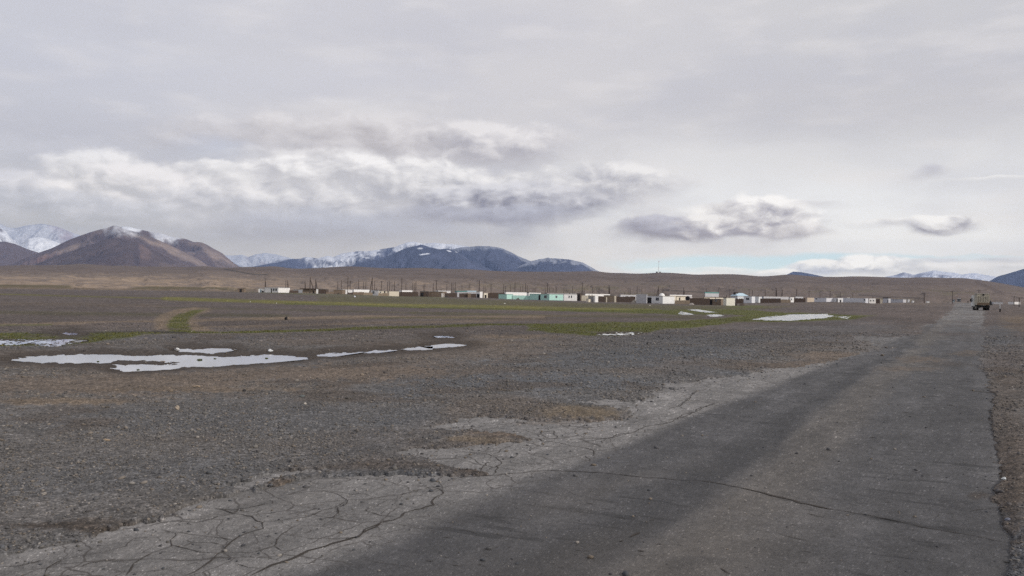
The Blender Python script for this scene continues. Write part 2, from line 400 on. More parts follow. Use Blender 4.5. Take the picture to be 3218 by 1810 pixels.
def road_material():
    m, nt, b = material('old_asphalt', 0.8, 0.35); N = nt.nodes; L = nt.links
    at = N.new('ShaderNodeAttribute'); at.attribute_name = 'col'; tc = N.new('ShaderNodeTexCoord')
    mp = N.new('ShaderNodeMapping'); mp.inputs['Rotation'].default_value = (0, 0, ROAD_A); L.new(tc.outputs['Object'], mp.inputs[0])
    mp2 = N.new('ShaderNodeMapping'); mp2.inputs['Scale'].default_value = (1, .22, 1); L.new(mp.outputs[0], mp2.inputs[0])
    def noise(v, sc, d, r):
        n = N.new('ShaderNodeTexNoise'); n.inputs['Scale'].default_value = sc; n.inputs['Detail'].default_value = d
        n.inputs['Roughness'].default_value = r; L.new(v, n.inputs['Vector']); return n.outputs[0]
    def mr(v, a, b_, c, d):
        n = N.new('ShaderNodeMapRange'); L.new(v, n.inputs[0])
        for i, q in enumerate((a, b_, c, d)): n.inputs[i + 1].default_value = q
        return n.outputs[0]
    def mul(a, c):
        n = N.new('ShaderNodeMath'); n.operation = 'MULTIPLY'; L.new(a, n.inputs[0]); L.new(c, n.inputs[1]); return n.outputs[0]
    grain = noise(mp.outputs[0], 160, 4, .8); blot = noise(mp.outputs[0], 6, 8, .68); streak = noise(mp2.outputs[0], 3.2, 6, .6)
    f = mul(mr(grain, .3, .7, .72, 1.28), mr(blot, .3, .7, .84, 1.16)); f = mul(f, mr(streak, .3, .7, .87, 1.13))
    v = N.new('ShaderNodeTexVoronoi'); v.inputs['Scale'].default_value = 34; L.new(mp.outputs[0], v.inputs['Vector'])
    sp = N.new('ShaderNodeSeparateColor'); L.new(v.outputs['Color'], sp.inputs[0])
    chip = mul(mr(v.outputs['Distance'], .32, .2, 0, 1), mr(sp.outputs[0], .93, .96, 0, .9))      # pale stone chips
    ad = N.new('ShaderNodeMath'); ad.operation = 'ADD'; L.new(f, ad.inputs[0]); L.new(chip, ad.inputs[1])
    # fine crazing of the broken margin
    ck = N.new('ShaderNodeAttribute'); ck.attribute_name = 'crk'; last = None
    wn = N.new('ShaderNodeTexNoise'); wn.inputs['Scale'].default_value = 2.5; wn.inputs['Detail'].default_value = 6; L.new(mp.outputs[0], wn.inputs['Vector'])
    wv_ = N.new('ShaderNodeVectorMath'); wv_.operation = 'MULTIPLY_ADD'; L.new(wn.outputs['Color'], wv_.inputs[0]); wv_.inputs[1].default_value = (.28, .28, 0); L.new(mp.outputs[0], wv_.inputs[2])
    for sc_, wd, th in ((1.25, .008, .25), (2.7, .0045, .40), (6.5, .0025, .52)):
        ve = N.new('ShaderNodeTexVoronoi'); ve.feature = 'DISTANCE_TO_EDGE'; ve.inputs['Scale'].default_value = sc_; L.new(wv_.outputs[0], ve.inputs['Vector'])
        k_ = mr(ve.outputs['Distance'], wd * sc_ * .4, wd * sc_ * 1.3, 1, 0); gate = mr(noise(mp.outputs[0], 1.1 * sc_, 2, .5), th, th + .12, 0, 1); k_ = mul(k_, gate)
        if last is None: last = k_
        else:
            mx_ = N.new('ShaderNodeMath'); mx_.operation = 'MAXIMUM'; L.new(last, mx_.inputs[0]); L.new(k_, mx_.inputs[1]); last = mx_.outputs[0]
    cm = mul(last, ck.outputs['Fac'])
    s = N.new('ShaderNodeVectorMath'); s.operation = 'SCALE'; L.new(at.outputs['Color'], s.inputs[0]); L.new(ad.outputs[0], s.inputs['Scale'])
    mxx = N.new('ShaderNodeMix'); mxx.data_type = 'RGBA'; L.new(mr(cm, 0, 1, 0, .75), mxx.inputs[0]); L.new(s.outputs[0], mxx.inputs[6]); mxx.inputs[7].default_value = (.04, .033, .028, 1)
    L.new(mxx.outputs[2], b.inputs['Base Color'])
    bp = N.new('ShaderNodeBump'); bp.inputs['Strength'].default_value = .6; bp.inputs['Distance'].default_value = .008
    L.new(grain, bp.inputs['Height'])
    bp2 = N.new('ShaderNodeBump'); bp2.inputs['Strength'].default_value = .5; bp2.inputs['Distance'].default_value = .03
    L.new(blot, bp2.inputs['Height']); L.new(bp.outputs[0], bp2.inputs['Normal']); L.new(bp2.outputs[0], b.inputs['Normal'])
    return m
ROAD_A = math.radians(27.2)
M_road = road_material()

# ------------------------------------------------------------------ the plain, the road, the puddles
def poly_sd(px, py, poly, vw=2.5):
    """signed distance (inside positive) in picture units measured on the ground, rows weighted"""
    P = np.array(poly, float); A = P; B = np.roll(P, -1, 0)
    out = np.full(px.shape, -1e3)
    m_ = 90
    sel = (px > P[:, 0].min() - m_) & (px < P[:, 0].max() + m_) & (py > P[:, 1].min() - m_) & (py < P[:, 1].max() + m_)
    x = px[sel]; y = py[sel] * vw
    d = np.full(x.shape, 1e9); ins = np.zeros(x.shape, bool)
    for (ax, ay), (bx, by) in zip(A, B):
        ay = ay * vw; by = by * vw
        ex, ey = bx - ax, by - ay; L2 = ex * ex + ey * ey + 1e-9
        t = np.clip(((x - ax) * ex + (y - ay) * ey) / L2, 0, 1)
        d = np.minimum(d, (x - ax - t * ex) ** 2 + (y - ay - t * ey) ** 2)
        c = ((ay > y) != (by > y)); xi = ax + (y - ay) * ex / (ey if abs(ey) > 1e-9 else 1e-9)
        ins ^= c & (x < xi)
    out[sel] = np.where(ins, 1, -1) * np.sqrt(d)
    return out
def line_sd(px, py, pts, vw=2.5):
    P = np.array(pts, float); d = np.full(px.shape, 1e9)
    for (ax, ay), (bx, by) in zip(P[:-1], P[1:]):
        ex, ey = bx - ax, (by - ay) * vw; L2 = ex * ex + ey * ey + 1e-9
        t = np.clip(((px - ax) * ex + (py - ay) * vw * ey) / L2, 0, 1)
        d = np.minimum(d, (px - ax - t * ex) ** 2 + ((py - ay) * vw - t * ey) ** 2)
    return np.sqrt(d)
def Z(ox, oy, s, pts): return [(ox + x / s, oy + y / s) for x, y in pts]

ROAD_POLY = [(-300, 1800), (-60, 1780), (9, 1752), (93, 1726), (180, 1716), (261, 1698), (326, 1675), (405, 1652), (503, 1638), (536, 1617), (592, 1596),
 (647, 1577), (727, 1563), (792, 1545), (885, 1526), (955, 1503), (1070, 1498), (1280, 1498), (1466, 1498), (1554, 1493), (1503, 1479),
 (1443, 1475), (1373, 1452), (1326, 1440), (1261, 1430), (1251, 1421), (1303, 1412), (1419, 1405), (1489, 1400), (1605, 1389), (1671, 1384),
 (1643, 1375), (1582, 1363), (1480, 1352), (1400, 1352), (1326, 1349), (1396, 1335), (1442, 1316), (1512, 1309), (1582, 1312), (1652, 1323), (1745, 1323), (1862, 1328),
 (1955, 1319), (1992, 1300), (1969, 1284), (1885, 1274), (1815, 1267), (1862, 1258), (1955, 1258), (2025, 1260), (2076, 1240), (2029, 1228),
 (2127, 1225), (2071, 1207), (2148, 1203), (2212, 1195), (2319, 1180), (2362, 1175), (2426, 1156), (2511, 1152), (2600, 1141), (2660, 1122),
 (2708, 1105), (2804, 1093), (2744, 1083), (2684, 1062), (2690, 1056), (2816, 1055), (2888, 1050), (2900, 1026), (2948, 1009), (2984, 978), (3000, 966),
 (3004, 951.5), (3046, 951), (3058, 961), (3092, 973), (3089, 1002), (3092, 1038), (3099, 1064), (3094, 1086), (3082, 1103), (3074, 1130), (3082, 1158), (3104, 1182),
 (3124, 1213), (3104, 1224), (3124, 1243), (3111, 1300), (3111, 1352), (3137, 1417), (3142, 1504), (3118, 1569), (3142, 1590), (3155, 1656), (3185, 1712), (3176, 1764),
 (3163, 1810), (3175, 2600), (-300, 2600)]
ROAD_ISLE = [(722, 1533), (800, 1510), (870, 1485), (960, 1478), (1060, 1475), (960, 1490), (880, 1500), (840, 1515), (780, 1540)]
PUD = [
 Z(0, 900, 2.862, [(90, 663), (160, 655), (300, 635), (500, 622), (750, 613), (1000, 618), (1150, 628), (1400, 625), (1600, 620), (1750, 618), (1900, 632), (2070, 642), (2200, 630), (2400, 618), (2576, 628), (2780, 645), (2720, 662), (2576, 672), (2300, 690), (2000, 712), (1850, 720), (1590, 722), (1570, 740), (1300, 757), (1150, 762), (1030, 745), (1060, 705), (1300, 703), (1570, 713), (1620, 698), (1590, 680), (1500, 668), (1300, 664), (1030, 655), (1010, 672), (940, 688), (850, 683), (520, 686), (300, 672)]),
 Z(0, 900, 2.862, [(1595, 566), (1700, 568), (1900, 560), (2080, 565), (2115, 577), (1990, 588), (1900, 600), (1780, 592), (1640, 580)]),
 Z(800, 950, 2.862, [(545, 475), (700, 462), (980, 452), (880, 468), (740, 482), (600, 481)]),
 Z(800, 950, 2.862, [(1010, 448), (1120, 434), (1310, 428), (1260, 440), (1100, 453)]),
 Z(800, 950, 2.862, [(1360, 415), (1450, 402), (1575, 405), (1570, 420), (1420, 426)]),
 Z(800, 950, 2.862, [(1520, 392), (1640, 384), (1740, 374), (1905, 386), (1800, 397), (1680, 402), (1600, 408)]),
 Z(800, 950, 2.862, [(1600, 306), (1700, 303), (1780, 312), (1690, 315)]),
 Z(0, 900, 2.862, [(545, 423), (640, 419), (700, 427), (620, 432)]),
 Z(1700, 930, 2.342, [(1560, 170), (1650, 160), (1740, 150), (1900, 138), (2100, 138), (2145, 148), (2060, 161), (1870, 176), (1700, 174)]),
 Z(1700, 930, 2.342, [(1090, 106), (1180, 105), (1275, 115), (1200, 118)]),
 Z(1700, 930, 2.342, [(1022, 132), (1050, 119), (1108, 130), (1060, 135)]),
 Z(1700, 930, 2.342, [(1228, 141), (1290, 139), (1335, 144), (1270, 148)]),
]
MARSH = [Z(0, 900, 2.862, [(-300, 480), (0, 482), (300, 490), (600, 484), (760, 490), (600, 512), (480, 532), (300, 512), (0, 518), (-300, 530)]),
         Z(1700, 930, 2.342, [(440, 279), (560, 274), (720, 276), (650, 281), (520, 283)]),
         Z(1700, 930, 2.342, [(2170, 155), (2260, 155), (2230, 163)])]
G = lambda s: lin(s)
C_GREY = np.array([.106, .098, .092]); C_BLUE = np.array([.088, .090, .095]); C_BROWN = np.array([.128, .098, .074]); C_FAR = np.array([.090, .071, .063])
C_TAN = np.array([.230, .170, .115]); C_GREEN = np.array([.066, .072, .013]); C_OLIVE = np.array([.120, .112, .022]); C_WET = np.array([.045, .034, .026])
C_SAND = np.array([.27, .20, .145])

az_in = np.arange(-34.2, 34.2, 0.066); az_out = np.concatenate([np.arange(34.4, 60, 1.2), np.arange(60, 300, 6.0), np.arange(300, 325.7, 1.2)])
AZ = np.radians(np.concatenate([az_in, az_out]))
dyv = np.concatenate([np.arange(1450, 300, -2.3), np.arange(300, 110, -1.0), np.arange(110, 8, -0.6)])
RR = np.concatenate([[.3, .9, 1.6, 2.4, 2.9], F * EYE / dyv, np.geomspace(620, 70000, 46)])
A2, R2 = np.meshgrid(AZ, RR)
GX = (np.sin(A2) * R2).ravel(); GY = (np.cos(A2) * R2).ravel(); GA = A2.ravel(); GR = R2.ravel()
front = np.cos(GA) > 0.5
px, py = project(GX, GY, np.where(front, gz(GX, GY), 0) + 0 * GX)
px = np.where(front, px, -9999.); py = np.where(front, py, 9999.)
lg = np.log(np.maximum(GR, 1)); KA = np.degrees(GA)
n_w1 = fbm(GX * 1.7, GY * 1.7, 5, 1); n_w2 = fbm(GX * .22, GY * .22, 5, 2); n_w3 = fbm(GX * .035, GY * .035, 4, 3)
n_f = fbm(GX * 9, GY * 9, 3, 9)
n_p = fbm(KA * 1.1, lg * 26, 5, 4); n_p2 = fbm(KA * 3.2, lg * 60, 4, 5); n_b = fbm(KA * .22, lg * 9, 4, 6)

# --- masks
road = poly_sd(px, py, ROAD_POLY, 2.2); road = np.maximum(road, poly_sd(px, py, ROAD_ISLE, 2.2))
edge_n = (n_w1 - .5) * 26 + (n_f - .5) * 22 + (n_p2 - .5) * 16
road_s = road + edge_n * np.clip(60 / GR, .25, 1) + (n_p2 - .5) * 22 + (n_p - .5) * 46 * sm(12, 40, GR) * sm(400, 120, GR)
# out of view the carriageway simply follows the road line
lat_ = GX * math.cos(ROAD_A) - GY * math.sin(ROAD_A); lon_ = GX * math.sin(ROAD_A) + GY * math.cos(ROAD_A)
unseen = (py > 1850) | (px < -150) | (px > 3400) | ~front
rw = np.minimum(.45 - lat_, lat_ + 5.3) * 60 + edge_n
road_s = np.where(unseen & (lon_ < 60), rw, road_s)
road_s = np.where(unseen & (lon_ >= 60), -50, road_s)
far_road = (GR > 400); road_s = np.where(far_road & front, road_s * 1.0, road_s)
pud = np.full(px.shape, -1e3)
pxw = px + (n_p2 - .5) * 75; pyw = py + (n_p - .5) * 5
for P in PUD: pud = np.maximum(pud, poly_sd(pxw, pyw, P, 3.0))
pud_s = pud + ((n_p2 - .5) * 16 + (n_f - .5) * 10) + 3.0
marsh = np.full(px.shape, -1e3)
for P in MARSH: marsh = np.maximum(marsh, poly_sd(px, py, P, 3.0))
marsh_s = np.where(marsh > -14, np.minimum(marsh, 12) * .5 + (fbm(KA * 5, lg * 90, 3, 44) - .52) * 90, -900)
pud_s = np.maximum(pud_s, marsh_s); pud = np.maximum(pud, marsh)
# --- relief
w = sm(-4, 3, pud_s)
rs = sm(-5, 9, road_s)
zz = gz(GX, GY)
rough_ = (.030 * (n_w1 - .5) + .012 * (n_f - .5)) * np.clip(GR / 6, .5, 1) + .14 * (n_w2 - .5) * sm(4, 25, GR) * sm(0, 60, -road_s)
rough_ *= 1 - .97 * sm(-110, -14, pud)          # flat shore
berm = .018 + .03 * sm(0, 70, -road_s)
berm = .004 + (berm - .004) * sm(-4, -70, pud)
zz = zz + np.where(GR < 900, (berm + rough_) * (1 - w) - .05 * w, 0)
zz = zz * (1 - rs) + (gz(GX, GY) - .05) * rs
zz = np.where(GR > 650, zz - sm(650, 900, GR) * 1.5, zz)
# --- colours
def mixv(c, target, f): return c + (np.asarray(target) - c) * f[:, None]
c = np.tile(C_GREY, (len(GX), 1))
c = mixv(c, C_BLUE * 1.05, sm(.42, .62, n_w2))
c = mixv(c, C_BROWN * .85, sm(.50, .72, fbm(GX * .31, GY * .31, 4, 21)) * .55)
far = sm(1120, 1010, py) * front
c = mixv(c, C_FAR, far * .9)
# soil tones lying on the plain: (px, py, rx, ry, colour, strength)
for (x, y, rx, ry, cc, s_) in [
  (300, 1215, 620, 42, C_BROWN, .8), (980, 1180, 700, 34, C_BROWN, .85), (1500, 1105, 420, 40, C_BROWN, .6), (1800, 1085, 380, 24, C_BROWN, .5),
  (180, 1268, 300, 12, C_TAN * .62, .8), (640, 1230, 420, 10, C_TAN * .55, .6), (100, 1140, 260, 30, C_BROWN * .6, .7), (350, 1160, 220, 20, C_WET * 1.3, .8),
  (900, 1115, 260, 16, C_BROWN * .7, .7), (1640, 1060, 260, 8, C_TAN * .6, .7), (1500, 1082, 200, 7, C_TAN * .5, .5), (330, 1108, 330, 12, C_BROWN * .7, .6),
  (900, 1330, 900, 60, C_BLUE, .5), (2100, 1090, 500, 60, C_BLUE * .95, .6), (700, 1500, 500, 70, C_BLUE, .5), (150, 1540, 260, 60, C_BLUE, .4),
  (2750, 960, 420, 14, C_FAR * 1.35, .7), (2850, 985, 260, 20, C_FAR * 1.2, .7), (2700, 955, 500, 6, C_TAN * .55, .5),
  (200, 1672, 260, 15, C_WET, .85), (340, 1655, 200, 12, C_WET, .6), (1500, 1485, 130, 9, C_WET, .8), (1200, 1475, 300, 14, C_WET * 1.6, .5), (1640, 1372, 60, 10, C_WET * 1.5, .8),
  (1560, 1368, 130, 16, C_BROWN * .9, .9), (1830, 1300, 150, 24, (.14, .108, .072), .9), (1500, 1388, 130, 10, (.14, .108, .075), .75), (880, 1520, 70, 14, C_BROWN * .8, .8),
  (2600, 1120, 130, 16, C_BROWN * .95, .8), (2450, 1150, 200, 12, C_BROWN * .8, .7), (3150, 1300, 90, 160, C_WET * 1.5, .6), (3180, 1550, 80, 200, C_WET * 1.4, .8),
  (3170, 1130, 90, 60, C_FAR * .9, .6), (3190, 1010, 60, 40, C_TAN * .55, .8), (3170, 985, 90, 14, C_FAR * 1.2, .7),
  (2600, 1030, 300, 30, C_BLUE * 1.0, .5), (3140, 1060, 60, 50, C_BLUE * .95, .7)]:
    r_ = np.sqrt(((px - x + (n_p - .5) * rx * .9) / rx) ** 2 + ((py - y + (n_p2 - .5) * ry * 1.6) / ry) ** 2)
    c = mixv(c, cc, sm(1.25, .35, r_) * s_ * front)
# dark stony plain bands with streaks
band = front * sm(905, 925, py) * sm(1045, 1030, py - .0 * px)
c = mixv(c, C_FAR * .82, band * sm(.45, .62, n_b) * .6)
c = mixv(c, C_FAR * 1.3, band * sm(.58, .75, n_p) * .35)
# sandy strip beyond the plain at the left
c = mixv(c, C_SAND * .8, front * sm(906, 898, py - (px - 500) * .011) * sm(1300, 500, px) * .85)
wob = (n_p - .5) * 10 + (n_p2 - .5) * 6
def patchy(cc):
    return (.72 + .28 * sm(.30, .55, n_p2 * .6 + n_p * .4)) if cc[1] > cc[0] * .9 else 1.0
def paint_line(pts, half, cc, s_, vw=3.0, soft=.6):
    global c
    d = line_sd(px, py, pts, vw); c = mixv(c, cc, patchy(cc) * sm(half * (1 + soft), half * (1 - soft), d + wob * half / 14) * s_ * front)
def paint_poly(pts, cc, s_, soft=10, vw=3.0, nz=1.0):
    global c
    d = poly_sd(px, py, pts, vw); c = mixv(c, cc, patchy(cc) * sm(-soft, soft, d + wob * nz) * s_ * front)
z1 = lambda p: Z(0, 900, 2.862, p)
z2 = lambda p: Z(800, 950, 2.862, p)
z3 = lambda p: Z(1700, 930, 2.342, p)
# faint olive wash in front of the houses
paint_poly([(1000, 930), (1400, 938), (1700, 948), (2100, 960), (2500, 962), (2380, 975), (2000, 972), (1500, 960), (1000, 948)], C_OLIVE * .62, .6, 12, 3, 2)
paint_line([(0, 895), (300, 898), (745, 906)], 8, C_OLIVE * .62, .8); paint_line([(650, 911), (1000, 926), (1400, 936)], 7, C_GREEN * 1.3, .45)
paint_line([(500, 968), (900, 975), (1300, 985)], 8, C_OLIVE * .5, .35)
paint_line([(0, 985), (400, 990), (900, 995)], 16, C_OLIVE * .42, .45); paint_line([(700, 1010), (1300, 1000), (1900, 1010)], 14, C_TAN * .45, .5)
paint_line([(1300, 985), (1800, 995), (2200, 998)], 12, C_OLIVE * .5, .5); paint_line([(0, 955), (500, 962)], 14, C_TAN * .42, .4)
# long bright thin line of grass
paint_line(z1([(-400, 60), (0, 72), (900, 96), (1500, 112)]), 7, C_OLIVE * .8, .75)
paint_line([(524, 939), (900, 951), (1300, 961), (1700, 969), (2060, 978)], 16, C_OLIVE * 1.1, .95)
paint_line([(900, 956), (1300, 967), (1700, 975), (2060, 982)], 6, C_GREEN * 1.2, .8)
# vehicle tracks and pale banks
paint_line(z1([(-300, 352), (0, 348), (700, 338), (1400, 322), (1480, 260), (1600, 222), (1760, 205)]), 12, C_TAN * .72, .7)
paint_line(z1([(-300, 362), (0, 358), (450, 350)]), 8, C_GREEN * 1.2, .6)
paint_line(z1([(1720, 318), (2000, 305), (2576, 294)]), 12, C_TAN * .8, .75)
paint_line(z2([(0, 158), (500, 146), (1000, 136), (1500, 140), (2576, 134)]), 12, C_TAN * .8, .75)
paint_line(z2([(1000, 150), (1500, 150), (2200, 150)]), 7, C_OLIVE * .6, .5)
paint_line(z2([(-600, 226), (0, 222), (600, 208), (1200, 190), (2000, 180), (2576, 150)]), 11, C_TAN * .6, .6)
paint_line(z3([(0, 155), (300, 140), (700, 132)]), 8, C_TAN * .6, .5)
paint_poly(z1([(1400, 400), (1400, 320), (1470, 262), (1580, 222), (1730, 203), (1880, 206), (1900, 218), (1780, 262), (1730, 320), (1850, 380), (1950, 410)]), C_TAN * .68, .85, 14)
# green
paint_poly(z1([(1530, 425), (1500, 350), (1540, 290), (1610, 250), (1750, 218), (1850, 214), (1800, 235), (1720, 280), (1690, 320), (1720, 400), (1760, 428)]), C_GREEN * 1.1, .9, 9)
paint_poly(z1([(-400, 415), (0, 425), (800, 425), (1500, 420), (1800, 415), (2576, 405), (2576, 425), (1800, 440), (1300, 450), (1100, 490), (600, 530), (0, 545), (-400, 550)]), C_GREEN, .92, 9)
paint_line(z1([(300, 428), (900, 430), (1400, 425), (1640, 430)]), 9, C_WET * .7, .7)
paint_line(z1([(1400, 432), (1660, 434)]), 12, C_WET * .5, .85)
paint_line(z2([(-100, 272), (600, 258), (1000, 243), (1600, 228), (2100, 212), (2600, 212)]), 11, C_GREEN, .92)
paint_poly(z3([(-100, 210), (0, 213), (500, 203), (700, 195), (1100, 183), (1300, 165), (1500, 150), (1420, 140), (1000, 138), (300, 120), (0, 103), (0, 95), (500, 105), (1000, 102), (1300, 97), (1500, 107), (1800, 122), (2000, 128), (2460, 147), (2300, 172), (2000, 187), (1700, 192), (1450, 197), (1200, 226), (900, 252), (700, 285), (350, 300), (200, 292), (0, 264), (-100, 262)]), C_GREEN * 1.25, .95, 9, 3, 1.6)
paint_poly(z3([(1400, 70), (1600, 70), (1660, 82), (1500, 90), (1350, 85)]), C_GREEN * 1.3, .7, 9)
lat_s = fbm(lat_ * .8, lon_ * .06, 4, 401); c = c * (.80 + .40 * lat_s)[:, None]                 # faint wheel ruts along the road
c = c * (.84 + .32 * fbm(GX * .12, GY * .12, 5, 402))[:, None] * (.82 + .36 * vnoise(KA * 6, lg * 200, 403))[:, None]
c = mixv(c, C_WET * 1.5, sm(.64, .74, fbm(GX * .5, GY * .5, 4, 404)) * sm(90, 30, GR) * .6)
yo = py - px * .012
c = mixv(c, C_SAND * .62, front * sm(909, 906, yo + wob * .12) * sm(1200, 600, px) * .9)
c = mixv(c, C_OLIVE * .62, front * sm(.3, .6, n_p) * sm(903.5, 901.5, yo + wob * .1) * sm(894, 896, yo) * sm(900, 650, px) * .9)
# moist margin around water
c = mixv(c, C_WET, sm(-80, -10, pud_s + (n_p - .5) * 46) * .92 * front * sm(70, 45, GR))
stony = np.ones(len(GX)); gr = (c[:, 1] > c[:, 0] * 1.02); stony[gr] = .6
stony *= np.where(GR > 60, .8, 1)
stony *= 1 - .3 * sm(-30, 0, pud_s)
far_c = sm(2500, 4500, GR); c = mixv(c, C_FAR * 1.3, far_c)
grain = RNG.lognormal(0, .16, len(GX)); grain = np.where(RNG.random(len(GX)) < .03, grain * 1.7, grain); c = c * (1 + (grain - 1) * stony)[:, None]
c = c * .93
na = len(AZ); nr = len(RR)
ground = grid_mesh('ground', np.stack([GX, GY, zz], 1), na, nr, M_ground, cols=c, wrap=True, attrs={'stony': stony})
props(ground, kind='structure')

# road surface: level sheet that the gravel laps over
rz = gz(GX, GY) + .008 * (n_w2 - .5) * 0
lt = lat_; n_s = fbm(lt * 1.1, lon_ * .16, 4, 31); n_s2 = fbm(lt * 5, lon_ * .5, 4, 32)
A_DARK = np.array([.066, .064, .066]); A_LIGHT = np.array([.190, .180, .172]); A_MID = np.array([.083, .080, .081]); A_TAN = np.array([.108, .096, .084])
rc = np.tile(A_MID * .88, (len(GX), 1))
wl = lt + (n_s - .5) * .8 + (n_s2 - .5) * .2
rc = mixv(rc, A_DARK * 1.12, sm(-1.65, -2.2, wl) * .45)
rc = mixv(rc, A_DARK * .66, sm(.36, .04, np.abs(wl + 2.1 + (n_s2 - .5) * .3)) * .85)
rc = mixv(rc, A_TAN * 1.05, sm(.50, .1, np.abs(wl + 1.5)) * .6)
rc = mixv(rc, A_DARK * .85, sm(.4, .08, np.abs(wl + .08)) * .6)
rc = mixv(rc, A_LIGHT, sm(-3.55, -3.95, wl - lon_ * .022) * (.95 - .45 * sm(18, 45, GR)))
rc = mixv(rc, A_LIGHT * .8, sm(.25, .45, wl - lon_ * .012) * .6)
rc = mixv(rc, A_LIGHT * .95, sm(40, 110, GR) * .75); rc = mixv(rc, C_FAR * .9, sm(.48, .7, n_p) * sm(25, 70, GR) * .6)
for (x, y, rx, ry, cc, s_) in [(2900, 1130, 90, 12, C_BROWN * .8, .9), (2980, 1145, 100, 8, C_WET, .7), (3040, 1110, 60, 10, C_BROWN * .7, .8), (2860, 1160, 120, 8, C_BROWN * .8, .7),
                               (2980, 1050, 110, 8, C_FAR * .7, .8), (2850, 1040, 90, 5, C_FAR * .7, .6), (2500, 1640, 260, 60, A_MID * 1.15, .5), (2150, 1780, 60, 12, A_DARK * .5, .5),
                               (3080, 1555, 40, 14, C_WET, .8), (2210, 1760, 110, 14, A_DARK * .6, .6), (1700, 1330, 120, 6, C_BROWN, .5), (2930, 1090, 130, 6, A_DARK, .7), (3060, 968, 80, 3, A_DARK * .6, .7)]:
    r_ = np.sqrt(((px - x + (n_p - .5) * rx * .9) / rx) ** 2 + ((py - y + (n_p2 - .5) * ry * 2) / ry) ** 2)
    rc = mixv(rc, cc, sm(1.25, .35, r_) * s_ * front)
rg_ = RNG.lognormal(0, .13, len(GX)); rg_ = np.where(RNG.random(len(GX)) < .014, rg_ * 2.3, rg_); rg_ = np.where(RNG.random(len(GX)) < .012, rg_ * .5, rg_)
n_g = vnoise(KA * 6, lg * 220, 301); n_g2 = fbm(lt * 1.6, lon_ * .7, 5, 302); n_g3 = fbm(lt * 7, lon_ * 3.2, 4, 303)
rc = rc * ((.80 + .40 * n_g) * (.72 + .56 * n_g2) * (.8 + .4 * n_g3))[:, None]
tear = sm(.66, .74, fbm(lon_ * 9, lt * 1.6, 3, 304)) * sm(.45, .55, fbm(lon_ * .5, lt * .8, 2, 314)) * sm(-3.7, -3.2, lt); rc = rc * (1 - .45 * tear)[:, None]     # worn pits across the lanes
dust = sm(.56, .72, fbm(lt * .7, lon_ * .16, 4, 305)); rc = mixv(rc, A_TAN * 1.1, dust * .3)
crk_a = sm(-3.3, -3.8, wl - lon_ * .022)
rc = rc * (rg_ * (.8 + .4 * fbm(GX * 3, GY * 3, 5, 91)) * (.8 + .4 * n_s2))[:, None]
rc = rc * .86
keep = (road_s > -14) & (GR > .2)
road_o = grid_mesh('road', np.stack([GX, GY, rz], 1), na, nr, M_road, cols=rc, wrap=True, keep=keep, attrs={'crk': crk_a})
props(road_o, kind='structure')

# water lying in the hollows
def water_material(nm, ro, bs):
    m, nt, b = material(nm, ro, 0.5); N = nt.nodes; L = nt.links
    b.inputs['Base Color'].default_value = (.035, .03, .024, 1); b.inputs['IOR'].default_value = 1.33
    b.inputs['Specular IOR Level'].default_value = 1.0; b.inputs['Coat Weight'].default_value = 1.0; b.inputs['Coat Roughness'].default_value = ro; b.inputs['Coat IOR'].default_value = 1.33
    tc = N.new('ShaderNodeTexCoord'); n = N.new('ShaderNodeTexNoise'); n.inputs['Scale'].default_value = 3.0; n.inputs['Detail'].default_value = 3
    L.new(tc.outputs['Object'], n.inputs['Vector'])
    bp = N.new('ShaderNodeBump'); bp.inputs['Strength'].default_value = bs; bp.inputs['Distance'].default_value = .01
    L.new(n.outputs[0], bp.inputs['Height']); L.new(bp.outputs[0], b.inputs['Normal'])
    return m
M_water = water_material('still_water', .03, .05); M_ruffled = water_material('ruffled_water', .22, .6)
def hull(P):
    P = sorted(set(P))
    def half(Q):
        h = []
        for p in Q:
            while len(h) > 1 and (h[-1][0] - h[-2][0]) * (p[1] - h[-2][1]) - (h[-1][1] - h[-2][1]) * (p[0] - h[-2][0]) <= 0: h.pop()
            h.append(p)
        return h
    a = half(P); b = half(P[::-1]); return a[:-1] + b[:-1]
for P in PUD + MARSH:
    H = hull(P); cx_ = sum(p[0] for p in H) / len(H); cy_ = sum(p[1] for p in H) / len(H)
    H = [(cx_ + (x - cx_) * 1.04 + (9 if x > cx_ else -9), cy_ + (y - cy_) * 1.05 + (2.5 if y > cy_ else -2.5)) for x, y in H]
    vs = []
    for q in H:
        d = ray(*q); t = (-.003 - EYE) / d[2]; vs.append((d[0] * t, d[1] * t, -.003))
    MBo = MB(); MBo.add(vs, [tuple(range(len(vs)))]); o = MBo.build('puddle', M_ruffled if math.hypot(vs[0][0], vs[0][1]) > 45 else M_water); props(o, kind='structure')

